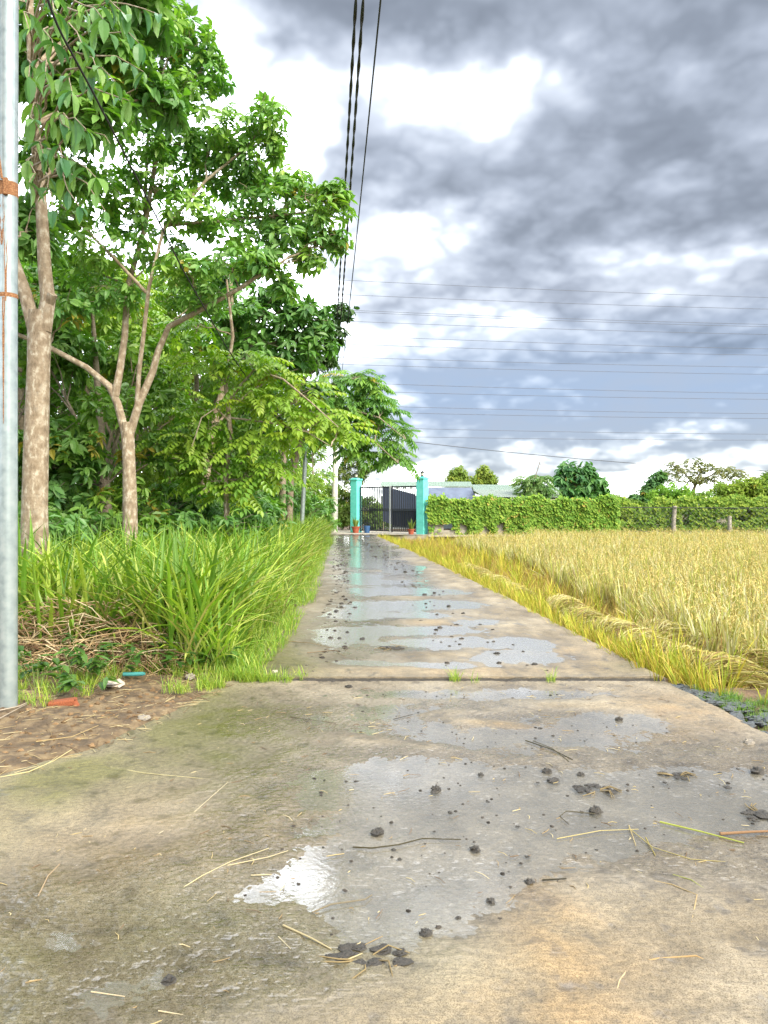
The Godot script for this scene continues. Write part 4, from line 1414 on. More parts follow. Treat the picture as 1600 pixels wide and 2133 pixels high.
	spec = {called = "feathery_tree", label = "feathery tree with fronds arching over the lane near the white pole", base = b, kind = "feather", scale = 0.95, a = Color(0.13, 0.31, 0.07), b = Color(0.32, 0.52, 0.08), bark = M.bark_dark,
		trunk = [Vector3(b.x, -0.1, -d), at(606, 1000, d), at(630, 900, d), at(665, 800, d)], r = [0.12, 0.1, 0.09, 0.05],
		limbs = [[[at(635, 880, d), at(700, 800, d - 0.3), at(750, 785, d - 0.5), at(790, 800, d - 0.6)], 0.05, 0.01], [[at(632, 895, d), at(720, 850, d - 0.4), at(790, 870, d - 0.8), at(845, 915, d - 1.0)], 0.05, 0.01], [[at(628, 915, d), at(720, 900, d - 0.6), at(780, 920, d - 1.0), at(830, 965, d - 1.2)], 0.05, 0.01]],
		clumps = clumps_at([[690, 800, 40, 22], [740, 790, 36, 16], [772, 796, 18, 10], [700, 840, 55, 22], [760, 840, 40, 18], [790, 835, 18, 10], [740, 870, 50, 18], [790, 885, 32, 13], [825, 905, 16, 8], [720, 905, 50, 20], [770, 925, 40, 16], [805, 948, 26, 12], [826, 962, 14, 10], [680, 905, 30, 22], [740, 945, 24, 10], [650, 850, 50, 40], [780, 815, 14, 8], [800, 860, 16, 8]], d, 20.0, 1.0)}
	tree(spec)

	# --- the round-headed trees between the two
	d = 18.0
	b = at(428, 1112, d)
	b.y = 0.0
	tree({called = "broadleaf_tree", label = "dark broadleaf tree with a bare stem rising behind the feathery sprays", base = b, kind = "whorl", scale = 1.35, a = Color(0.1, 0.25, 0.08), b = Color(0.22, 0.42, 0.09), bark = M.bark, group = "trees of the plantation",
		trunk = [Vector3(b.x, -0.1, -d), at(425, 1030, d), at(440, 900, d), at(490, 720, d), at(484, 660, d), at(480, 560, d)], r = [0.13, 0.115, 0.09, 0.07, 0.05, 0.03],
		clumps = clumps_at([[560, 650, 80, 50], [640, 665, 60, 40], [620, 725, 70, 45], [660, 700, 40, 40], [540, 720, 70, 50], [500, 640, 60, 50], [640, 640, 50, 22], [580, 610, 60, 30], [470, 700, 50, 60], [590, 770, 60, 40], [480, 560, 60, 60, 1.0]], d, 14.0, 1.0)})
	d = 22.0
	b = at(585, 1110, d)
	b.y = 0.0
	tree({called = "broadleaf_tree", label = "slim tree whose small crown tops out beside the power cables", base = b, kind = "whorl", scale = 1.3, a = Color(0.04, 0.1, 0.03), b = Color(0.1, 0.19, 0.04), bark = M.bark_dark, group = "trees of the plantation",
		trunk = [Vector3(b.x, -0.1, -d), at(590, 960, d), at(630, 800, d), at(690, 670, d)], r = [0.11, 0.09, 0.06, 0.03],
		clumps = clumps_at([[712, 645, 26, 22], [690, 690, 30, 34], [650, 745, 40, 34], [600, 800, 60, 60], [640, 830, 40, 50], [560, 880, 60, 60], [690, 740, 16, 20]], d, 9.0, 1.0)})

	# --- plantation behind: rows of trees closing the view
	var rowspots := [[14.0, -7.3, 10.5, 0], [15.0, -5.3, 9.2, 1], [17.5, -8.2, 10.0, 0], [18.5, -6.0, 9.0, 2], [20.5, -4.9, 7.6, 1], [22.0, -8.6, 9.5, 0], [23.0, -6.4, 8.5, 2], [26.0, -5.2, 7.4, 0], [27.5, -8.5, 9.0, 1], [30.0, -5.4, 7.0, 2], [31.0, -10.0, 9.5, 0], [33.5, -4.9, 6.4, 1], [36.0, -7.0, 7.5, 0], [39.5, -4.6, 5.6, 2], [43.0, -6.5, 7.0, 1], [47.0, -4.2, 5.6, 2], [24.0, -12.0, 10.5, 0], [36.0, -13.0, 10.0, 1]]
	var says := ["dense dark green plantation tree ", "mid green glossy plantation tree ", "yellowish green plantation tree "]
	var stands := ["behind the steel pole", "directly behind the forked tree", "behind the speckled trunk", "farther in behind the forked tree's trunk", "behind the bare-stemmed broadleaf tree", "farther in between the speckled trunk and the forked tree", "between the forked tree and the drooping sprays", "right behind the drooping feathery sprays", "in the inner row beyond the forked tree", "farther along the lane behind the drooping sprays", "deep in the plantation beyond the inner row", "behind the slim leaning pole", "farther in beyond the slim leaning pole", "beside the white concrete pole", "farther in beyond the white concrete pole", "past the gate behind the willowy tree", "deepest in the plantation behind the steel pole", "deepest in the plantation beyond the forked tree"]
	for ri in rowspots.size():
		var r: Array = rowspots[ri]
		var base := Vector3(r[1], 0.0, -r[0])
		var lean := Vector3(R(-0.4, 0.4), 0, R(-0.3, 0.3))
		var top: float = minf(r[2], 1.2 + 0.33 * r[0])
		var cl := []
		var rows := int(top / 1.05)
		for k in rows:
			var y := lerpf(1.0, top, (k + 0.5) / rows)
			var wide := 1.9 * sin(PI * clampf(0.2 + 0.72 * (y / top), 0.0, 1.0)) + 0.25
			for q in 3:
				var a := R(0, TAU)
				cl.append([base + lean * (y / top) + Vector3(cos(a) * wide * 0.62, y + R(-0.3, 0.3), sin(a) * wide * 0.62), Vector3(R(0.6, 0.95), R(0.4, 0.6), R(0.6, 0.95)), 46])
		tree({called = "plantation_tree", label = says[r[3]] + stands[ri], base = base, kind = ["whorl", "whorl", "pinnate"][r[3]], scale = [1.2, 1.1, 1.1][r[3]], a = [DEEP, Color(0.13, 0.28, 0.055), Color(0.2, 0.36, 0.05)][r[3]], b = [MIDG, Color(0.3, 0.48, 0.065), Color(0.42, 0.55, 0.065)][r[3]], group = "trees of the plantation", bark = M.bark_dark, sides = 8,
			trunk = [base + Vector3(0, -0.1, 0), base + lean * 0.3 + Vector3(0, top * 0.3, 0), base + lean + Vector3(0, top * 0.9, 0)], r = [0.13, 0.1, 0.03], clumps = cl})
	# --- undergrowth
	var bushes := [[11.5, -5.6, 1.5], [13.0, -4.6, 1.3], [13.5, -6.4, 1.8], [14.5, -3.4, 1.5], [16.0, -5.0, 2.0], [16.5, -3.2, 1.6], [19.0, -3.6, 2.0], [19.5, -5.6, 2.2], [22.5, -3.9, 2.2], [24.5, -5.0, 2.4], [27.5, -4.0, 2.4], [30.5, -4.2, 2.4], [34.5, -3.7, 2.0], [38.0, -3.4, 1.8], [11.0, -7.0, 1.6]]
	var grows := ["behind the speckled trunk", "beside the forked tree's trunk", "between the speckled trunk and the forked tree", "under the drooping feathery sprays", "behind the forked tree", "at the lane side of the drooping sprays", "along the lane past the drooping sprays", "inside the shade past the bare-stemmed broadleaf", "before the slim leaning pole", "farther in than the slim leaning pole", "just past the slim leaning pole", "between the slim pole and the white pole", "close before the white concrete pole", "at the foot of the white concrete pole", "behind the steel pole"]
	for bi in bushes.size():
		var r: Array = bushes[bi]
		var base := Vector3(r[1], 0.0, -r[0])
		var tall: float = r[2]
		var cl := []
		for q in 9:
			cl.append([base + Vector3(R(-0.8, 0.8), R(0.25, tall * 0.9), R(-0.6, 0.6)), Vector3(R(0.4, 0.7), R(0.3, 0.45), R(0.4, 0.6)), 26])
		var stem := []
		for y in [0.0, 0.4, 0.8]:
			stem.append(base + Vector3(0, y * tall - (0.08 if y == 0.0 else 0.0), 0))
		tree({called = "shrub", label = "leafy shrub in the tree shade " + grows[bi], category = "shrub", base = base, kind = ["whorl", "pinnate"][rng.randi() % 2], scale = 1.05, a = DEEP, b = Color(0.22, 0.4, 0.06), group = "shrubs under the plantation", bark = M.bark_dark, sides = 6, trunk = stem, r = [0.04, 0.03, 0.015], clumps = cl})
	# willowy pale bush hanging beside the gate pillar
	d = 41.0
	b = at(735, 1108, 42.5)
	b.y = 0.0
	tree({called = "willowy_tree", label = "pale airy small-leaved tree hanging behind the turquoise pillar and white pole", base = b, kind = "small", scale = 1.5, a = Color(0.1, 0.17, 0.04), b = Color(0.24, 0.3, 0.08), bark = M.bark_dark, sides = 6,
		trunk = [b + Vector3(0, -0.1, 0), b + Vector3(0.1, 1.5, 0), b + Vector3(0.1, 3.0, 0)], r = [0.1, 0.07, 0.03],
		clumps = clumps_at([[735, 960, 24, 18], [715, 985, 22, 20], [752, 985, 16, 16], [722, 1020, 18, 22], [735, 1050, 14, 22], [722, 1075, 14, 20], [764, 975, 10, 10], [745, 1000, 18, 16]], 42.5, 45.0, 1.0), leaf = M.leaf_matte})


# ---------------------------------------------------------------- trees behind the field
func build_right_trees() -> void:
	# broad glossy leaves in tiers
	var d := 48.0
	var b := at(1205, 1050, d)
	b.y = -0.3
	tree({called = "almond_tree", label = "round glossy dark green tree with tiered broad leaves behind the vine wall", base = b, kind = "whorl", scale = 2.4, a = Color(0.07, 0.21, 0.08), b = Color(0.19, 0.4, 0.1), bark = M.bark_dark,
		trunk = [b, at(1208, 1030, d), at(1206, 990, d)], r = [0.16, 0.12, 0.05],
		clumps = clumps_at([[1185, 975, 22, 10], [1222, 978, 20, 12], [1170, 995, 24, 10], [1205, 992, 30, 12], [1240, 1000, 24, 12], [1178, 1014, 26, 10], [1215, 1015, 34, 12], [1250, 1020, 20, 12], [1165, 1030, 18, 12], [1200, 1034, 30, 12], [1245, 1036, 26, 10]], d, 22.0)})
	# feathery bamboo-like clump with a slanting stick
	d = 43.0
	b = at(1118, 1050, d)
	b.y = -0.3
	tree({called = "feathery_bush", label = "light feathery bush rising over the vine wall beside the glossy tree", category = "bush", base = b, kind = "feather", scale = 0.8, a = Color(0.13, 0.27, 0.07), b = Color(0.3, 0.42, 0.12), bark = M.bark_dark, sides = 6,
		trunk = [b, at(1118, 1030, d), at(1120, 1000, d)], r = [0.08, 0.05, 0.02],
		clumps = clumps_at([[1115, 1000, 18, 12], [1105, 1015, 22, 12], [1130, 1015, 22, 12], [1090, 1000, 10, 8], [1135, 998, 12, 8], [1110, 1032, 28, 12], [1140, 1032, 18, 12]], d, 40.0)})
	var s := Soup.new()
	var p0 := at(1112, 1040, 42.6)
	p0.y = -0.3
	var stick := thing("leaning_stick", "bare slanting stick poking up out of the feathery bush", "stick", p0)
	s.tube([Vector3.ZERO, at(1113, 1000, 42.6) - p0, at(1125, 962, 42.6) - p0], [0.03, 0.026, 0.02], 6)
	obj("shaft", s.mesh(), M.wood, stick)
	s = Soup.new()
	s.tube([at(1124, 964, 42.6) - p0, at(1129, 973, 42.6) - p0], [0.014, 0.01], 5)
	obj("twig", s.mesh(), M.wood, stick)
	# pale trees beyond the roof
	for k in [[955, 985, 22, 14, 0], [1008, 985, 20, 16, 1]]:
		d = 72.0
		b = at(k[0], 1050, d)
		b.y = -0.34
		tree({called = "far_tree", label = ["rounded yellow-green tree showing over the upper sheet roof", "upright yellow-green tree showing over the lower sheet roof"][k[4]], base = b, kind = "small", scale = 2.8, a = Color(0.2, 0.32, 0.06), b = Color(0.4, 0.46, 0.09), bark = M.bark_dark, sides = 6,
			trunk = [b, at(k[0], 1010, d), at(k[0], k[1], d)], r = [0.2, 0.15, 0.05],
			clumps = clumps_at([[k[0], k[1], k[2], k[3]], [k[0] - 10, k[1] + 14, k[2], 12], [k[0] + 14, k[1] + 16, k[2], 12], [k[0], k[1] + 30, 30, 14]], d, 34.0), leaf = M.leaf_matte})
	# airy rain tree far right
	d = 52.0
	b = at(1440, 1050, d)
	b.y = -0.34
	tree({called = "airy_tree", label = "airy olive tree with see-through twiggy crown behind the fence", base = b, kind = "feather", scale = 0.55, a = Color(0.16, 0.2, 0.07), b = Color(0.32, 0.32, 0.12), bark = M.bark_dark, twig = 0.7,
		trunk = [b, at(1442, 1030, d), at(1450, 1005, d)], r = [0.2, 0.16, 0.08],
		limbs = [[[at(1448, 1010, d), at(1425, 985, d), at(1400, 966, d)], 0.07, 0.02], [[at(1450, 1005, d), at(1460, 980, d), at(1450, 958, d)], 0.07, 0.02], [[at(1450, 1008, d), at(1490, 985, d), at(1540, 978, d)], 0.07, 0.02]],
		clumps = clumps_at([[1410, 968, 24, 8], [1445, 962, 22, 8], [1400, 985, 24, 9], [1440, 982, 30, 9], [1480, 975, 24, 9], [1520, 985, 28, 10], [1550, 1000, 24, 9], [1500, 1000, 30, 9], [1460, 1003, 30, 9], [1590, 1000, 26, 10], [1425, 975, 26, 8], [1465, 968, 20, 7], [1500, 978, 24, 8], [1540, 990, 24, 8], [1470, 992, 36, 9], [1420, 998, 34, 9]], d, 34.0), leaf = M.leaf_matte})
	# dome of bright creeper and the shrubs along the fence
	var list := [
		["creeper_dome", "rounded bright green creeper mound above the wire fence", 1405, 41.0, [[1405, 1018, 40, 14], [1380, 1030, 34, 14], [1430, 1030, 34, 14], [1405, 1040, 50, 12], [1400, 1060, 44, 14]], Color(0.18, 0.38, 0.05), Color(0.36, 0.56, 0.07), "small", 1.5],
		["dark_bush", "dark green pointed bush left of the bright creeper mound", 1360, 44.0, [[1375, 990, 14, 10], [1362, 1005, 20, 12], [1352, 1022, 24, 14], [1345, 1045, 30, 14], [1325, 1040, 24, 14]], Color(0.08, 0.2, 0.07), Color(0.18, 0.34, 0.09), "whorl", 1.5],
		["fence_shrub", "yellow-green leafy shrub spilling over the wire fence beyond the posts", 1560, 40.5, [[1530, 1020, 36, 14], [1580, 1018, 40, 16], [1520, 1040, 44, 16], [1570, 1045, 50, 18], [1600, 1070, 50, 20], [1550, 1070, 40, 18], [1590, 1095, 40, 16], [1640, 1030, 50, 26], [1650, 1080, 50, 26], [1500, 1018, 30, 12], [1555, 1006, 34, 12], [1610, 1000, 36, 14]], Color(0.2, 0.33, 0.05), Color(0.42, 0.5, 0.08), "small", 1.7],
		["fence_shrub", "mid green shrub filling the fence between the two bare posts", 1460, 40.0, [[1470, 1035, 34, 14], [1455, 1060, 40, 14], [1490, 1065, 30, 16], [1440, 1085, 36, 14], [1485, 1092, 34, 12]], Color(0.15, 0.28, 0.06), Color(0.32, 0.45, 0.09), "small", 1.5],
		["fence_shrub", "olive shrub between the vine wall and the first fence post", 1310, 40.0, [[1285, 1040, 24, 10], [1315, 1050, 30, 12], [1345, 1062, 34, 14], [1300, 1072, 34, 14], [1340, 1088, 36, 12], [1295, 1094, 30, 10]], Color(0.17, 0.28, 0.06), Color(0.36, 0.44, 0.09), "small", 1.5]]
	for e in list:
		d = e[3]
		b = at(e[2], 1050, d)
		b.y = -0.34
		tree({called = e[0], label = e[1], category = "bush", base = b, kind = e[7], scale = e[8], a = e[5], b = e[6], bark = M.bark_dark, sides = 6, group = "shrubs along the wire fence" if e[0] == "fence_shrub" else "",
			trunk = [b, b + Vector3(0, 0.8, 0), b + Vector3(0.1, 1.8, 0)], r = [0.08, 0.06, 0.03], clumps = clumps_at(e[4], d, 60.0), leaf = M.leaf_matte})
	for e in [[-1.9, 43.0, 2.3], [-1.0, 44.0, 2.0], [-0.2, 45.0, 1.7], [-2.9, 45.0, 2.8]]:
		b = Vector3(e[0], -0.02, -e[1])
		var cl := []
		for q in 8:
			cl.append([b + Vector3(R(-0.5, 0.5), R(0.3, e[2] * 0.92), R(-0.4, 0.4)), Vector3(0.5, 0.4, 0.4), 40])
		tree({called = "yard_shrub", label = "leafy green shrub in the yard seen through the gate bars", category = "shrub", base = b, kind = "small", scale = 1.4, a = Color(0.14, 0.27, 0.06), b = Color(0.34, 0.46, 0.1), bark = M.bark_dark, sides = 6, group = "shrubs inside the gate",
			trunk = [b, b + Vector3(0, 0.6, 0), b + Vector3(0, 1.4, 0)], r = [0.05, 0.04, 0.02], clumps = cl, leaf = M.leaf_matte})
	# low hedge of trees far along the field edge, right of the frame and left behind the house
	for k in 7:
		d = 60.0 + 6.0 * k
		b = Vector3(30.0 + 7.0 * k, -0.34, -d)
		tree({called = "field_tree", label = "small round tree on the far field edge beyond the fence", base = b, kind = "small", scale = 2.6, a = Color(0.06, 0.13, 0.03), b = Color(0.16, 0.24, 0.05), bark = M.bark_dark, sides = 6, group = "trees along the far field edge",
			trunk = [b, b + Vector3(0, 1.5, 0), b + Vector3(0, 3.0, 0)], r = [0.15, 0.12, 0.05],
			clumps = [[b + Vector3(0, 3.2, 0), Vector3(2.2, 1.4, 2.0), 90], [b + Vector3(1.6, 2.0, 0), Vector3(1.8, 1.2, 1.6), 60], [b + Vector3(-1.6, 2.0, 0), Vector3(1.8, 1.2, 1.6), 60]], leaf = M.leaf_matte})


# ---------------------------------------------------------------- grass on the left
func tuft(n: int, spread: float, l0: float, l1: float, w: float, b0: float, b1: float, cols: Array, sd: int, segs := 4) -> ArrayMesh:
	var g := RandomNumberGenerator.new()
	g.seed = sd
	var s := Soup.new()
	for i in n:
		var a := g.randf_range(0, TAU)
		var o := Vector3(g.randf_range(-spread, spread), 0, g.randf_range(-spread, spread))
		var c: Color = cols[g.randi() % cols.size()]
		s.blade(o, Vector3(cos(a), 0, sin(a)) * g.randf_range(0.3, 1.3), g.randf_range(l0, l1), w * g.randf_range(0.6, 1.2), g.randf_range(b0, b1), c * g.randf_range(0.85, 1.12), segs)
	return s.mesh()

func build_grass() -> void:
	var greens := [Color(0.33, 0.46, 0.05), Color(0.24, 0.4, 0.045), Color(0.42, 0.53, 0.09), Color(0.18, 0.34, 0.05), Color(0.46, 0.5, 0.13)]
	var tall := []
	for i in 4:
		tall.append(tuft(9, 0.2, 0.55, 1.45, 0.04, 0.3, 1.6, greens + [Color(0.4, 0.36, 0.12)] if i == 0 else greens, 300 + i, 5))
	tall.append(tuft(6, 0.15, 1.1, 1.75, 0.034, 0.8, 1.9, greens, 309, 7))
	tall.append(tuft(7, 0.2, 0.5, 1.1, 0.02, 0.2, 1.6, [Color(0.5, 0.42, 0.2), Color(0.42, 0.33, 0.16), Color(0.56, 0.52, 0.24)], 310, 5))
	var short := []
	for i in 2:
		short.append(tuft(16, 0.1, 0.18, 0.5, 0.012, 0.3, 1.2, greens, 320 + i, 4))
	var wh := [[], [], [], [], [], []]
	var tn := [[], [], [], [], [], []]
	var sw := [[], []]
	var stn := [[], []]
	var bare := noise(0.8, 330, 2)
	var dens := 0
	for i in 10000:
		var d := 6.7 + 33.0 * pow(rng.randf(), 1.5)
		var deep := rng.randf()
		var x := lane_left(d) - 0.1 - 5.5 * deep
		if d < 8.0 and x < -3.2 and d < 7.4:
			continue
		if d > 12.0 and deep > 0.62 and rng.randf() < 0.5:
			continue
		# front edge of the tall grass
		var front := 7.25 + 0.25 * bare.get_noise_2d(x * 1.5, 0.0)
		if x > -1.9: front = 6.75 + 0.3 * (-1.15 - x)
		if d < front:
			continue
		var nearlane := smoothstep(0.0, 0.55, lane_left(d) - x)
		var q := Transform3D(Basis(Vector3.UP, R(0, TAU)).scaled(Vector3(1, 1, 1) * R(0.6, 1.15) * lerpf(0.45, 1.0, nearlane)), Vector3(x, verge_y(x, d) - 0.03, -d))
		# heads are pushed out over the lane a little
		var patchy := clampf(0.9 + 0.5 * bare.get_noise_2d(x, d), 0.6, 1.2)
		var c := Color(patchy, patchy, patchy)
		if rng.randf() < lerpf(0.75, 0.12, nearlane):
			var k := rng.randi() % 2
			sw[k].append(q.scaled_local(Vector3.ONE * 1.35)); stn[k].append(c)
		else:
			var k := rng.randi() % 4
			if rng.randf() < 0.1: k = 4
			elif rng.randf() < 0.05: k = 5
			wh[k].append(q); tn[k].append(c)
	for k in 6:
		tag(many("tall_grass", tall[k], M.grass, wh[k], tn[k]), ["tall broad-bladed green grass growing between the trees and the lane", "dense long green grass blades arching beside the lane", "tall green weeds and grass filling the verge under the trees", "long arching grass clumps covering the left verge of the lane", "longest drooping grass blades sticking out over the verge", "dry straw-coloured blades mixed into the verge grass"][k], "grass")
	# short sprouts along the lane's edges and in the joint
	for i in 320:
		var d := 6.6 + 26.0 * pow(rng.randf(), 1.4)
		var k := rng.randi() % 2
		var x := lane_left(d) + R(-0.1, 0.16)
		sw[k].append(Transform3D(Basis(Vector3.UP, R(0, TAU)).scaled(Vector3.ONE * R(0.35, 0.7)), Vector3(x, 0.0, -d)))
		stn[k].append(Color.WHITE)
	for j in [[-2.6, 5.68, 9], [-2.85, 5.72, 8], [-2.45, 5.95, 10], [-2.35, 6.25, 14], [-2.55, 6.45, 16], [-2.2, 6.6, 16], [-2.75, 6.1, 10], [-3.0, 6.4, 14], [-1.9, 6.75, 14], [-1.6, 6.6, 12], [-3.3, 6.1, 14], [-1.15, 6.53, 26], [-0.95, 6.53, 18], [-0.75, 6.53, 6], [0.6, 6.53, 3], [0.68, 6.53, 3], [1.45, 6.53, 3], [-1.4, 6.3, 24], [-1.55, 6.05, 10], [-1.3, 6.6, 18]]:
		for i in j[2]:
			var k := rng.randi() % 2
			sw[k].append(Transform3D(Basis(Vector3.UP, R(0, TAU)).scaled(Vector3.ONE * R(0.18, 0.42)), Vector3(j[0] + R(-0.09, 0.09) * (2.0 if j[0] < -1.5 else 1.0), 0.005 if j[0] > -1.5 else 0.03, -j[1] + R(-0.04, 0.08))))
			stn[k].append(Color(1.1, 1.05, 0.9))
	for k in 2:
		tag(many("short_grass", short[k], M.grass, sw[k], stn[k]), ["short fine grass fringing the edge of the concrete lane", "low fine grass sprouts along the lane edge and slab joint"][k], "grass")
	# heap of cut dead stems at the front
	var dead := Soup.new()
	var browns := [Color(0.42, 0.3, 0.16), Color(0.3, 0.2, 0.11), Color(0.5, 0.39, 0.23), Color(0.2, 0.12, 0.07), Color(0.58, 0.48, 0.32)]
	for i in 1100:
		var x := R(-3.95, -1.8)
		var d := 7.0 + R(-0.35, 0.35)
		var y := 0.08 + 0.6 * rng.randf() * (1.0 - pow(absf(x + 2.9) / 1.25, 2.0)) * clampf(0.75 + (d - 7.0) * 1.5, 0.15, 1.0)
		var a := R(0, TAU)
		var l := R(0.15, 0.5)
		var dv := Vector3(cos(a), R(-0.8, 0.35), sin(a) * 0.5).normalized()
		var p := Vector3(x, maxf(y, 0.05), -d)
		var p1 := p + dv * l * 0.5
		var p2 := p1 + (dv + Vector3(R(-0.3, 0.3), R(-0.6, 0.1), R(-0.3, 0.3))).normalized() * l * 0.5
		p1.y = maxf(p1.y, 0.04)
		p2.y = maxf(p2.y, 0.03)
		dead.tube([p, p1, p2], [0.0055, 0.005, 0.003], 3, browns[rng.randi() % 5], false)
	for i in 14:   # a few longer stalks sticking out
		var p := Vector3(R(-2.9, -1.9), 0.08, -R(6.95, 7.3))
		dead.tube([p, p + Vector3(R(0.1, 0.5), R(0.2, 0.45), R(-0.1, 0.1))], [0.008, 0.004], 4, browns[rng.randi() % 3], false)
	var heap := obj("dead_grass", dead.mesh(), M.dry)
	tag(heap, "heap of cut brown dead grass stalks at the foot of the tall grass", "dead grass", "", "stuff")
	# leafy weeds by the steel pole
	var weeds := [[-2.7, 6.0, 0.3], [-2.4, 6.5, 0.36], [-3.1, 6.6, 0.4], [-2.45, 6.2, 0.32], [-2.2, 6.35, 0.34], [-2.6, 6.7, 0.42], [-2.3, 6.0, 0.22], [-2.85, 6.3, 0.3], [-2.05, 6.7, 0.36], [-1.75, 6.75, 0.24], [-1.45, 6.72, 0.24]]
	for wd in weeds:
		var base := Vector3(wd[0], 0.03, -wd[1])
		var t := thing("weed", "low weed with jagged dark green leaves on the bare soil", "weed", base, 0.0, "weeds on the bare soil")
		var s := Soup.new()
		for i in 5:
			var a := R(0, TAU)
			var tip := Vector3(cos(a) * 0.16, wd[2] * R(0.5, 1.0), sin(a) * 0.16)
			s.tube([Vector3(0, -0.03, 0), tip * 0.6, tip], [0.004, 0.003, 0.002], 4, Color(0.18, 0.25, 0.06), false)
			for q in 5:
				var f := Soup.new()
				var aa := a + R(-1.6, 1.6)
				f.leaf(tip * R(0.55, 1.0), Vector3(cos(aa), R(-0.1, 0.5), sin(aa)), Vector3.UP, R(0.09, 0.16), R(0.04, 0.06), R(0.3, 1.0), Color(0.05, 0.14, 0.03).lerp(Color(0.14, 0.27, 0.05), rng.randf()), 3, 0.2)
				obj("leaf", f.mesh(), M.leaf, t)
		obj("stem", s.mesh(), M.leaf, t)


# ---------------------------------------------------------------- rice
func rice_tuft(n: int, l0: float, l1: float, b0: float, b1: float, cols: Array, heads: int, sd: int, wid := 0.011) -> ArrayMesh:
	var g := RandomNumberGenerator.new()
	g.seed = sd
	var s := Soup.new()
	for i in n:
		var a := g.randf_range(0, TAU)
		var o := Vector3(g.randf_range(-0.05, 0.05), 0, g.randf_range(-0.05, 0.05))
		var c: Color = cols[g.randi() % cols.size()]
		s.blade(o, Vector3(cos(a), 0, sin(a)) * g.randf_range(0.1, 0.8), g.randf_range(l0, l1), wid * g.randf_range(0.6, 1.25), g.randf_range(b0, b1), c * g.randf_range(0.82, 1.15), 4, 0.15)
	if heads > 0:     # dead lower leaves
		for i in 7:
			var a := g.randf_range(0, TAU)
			s.blade(Vector3(cos(a) * 0.03, 0, sin(a) * 0.03), Vector3(cos(a), 0, sin(a)) * g.randf_range(0.4, 1.2), l0 * g.randf_range(0.5, 0.95), wid, g.randf_range(0.3, 1.3), [Color(0.24, 0.14, 0.06), Color(0.34, 0.22, 0.09), Color(0.16, 0.09, 0.045)][i % 3], 3, 0.15)
	for i in heads:   # drooping ears of grain
		var a := g.randf_range(0, TAU)
		var o := Vector3(cos(a) * 0.06, l1 * g.randf_range(0.7, 0.95), sin(a) * 0.06)
		var dirv := Vector3(cos(a), 0.6, sin(a)).normalized()
		for q in 9:
			s.leaf(o, dirv + Vector3(g.randf_range(-0.5, 0.5), g.randf_range(-0.3, 0.3), g.randf_range(-0.5, 0.5)), Vector3.UP, 0.032, 0.012, 0.2, Color(0.6, 0.5, 0.2) * g.randf_range(0.8, 1.2), 2, 0.3)
			o += dirv * 0.018
			dirv = (dirv + Vector3.DOWN * 0.22).normalized()
	return s.mesh()

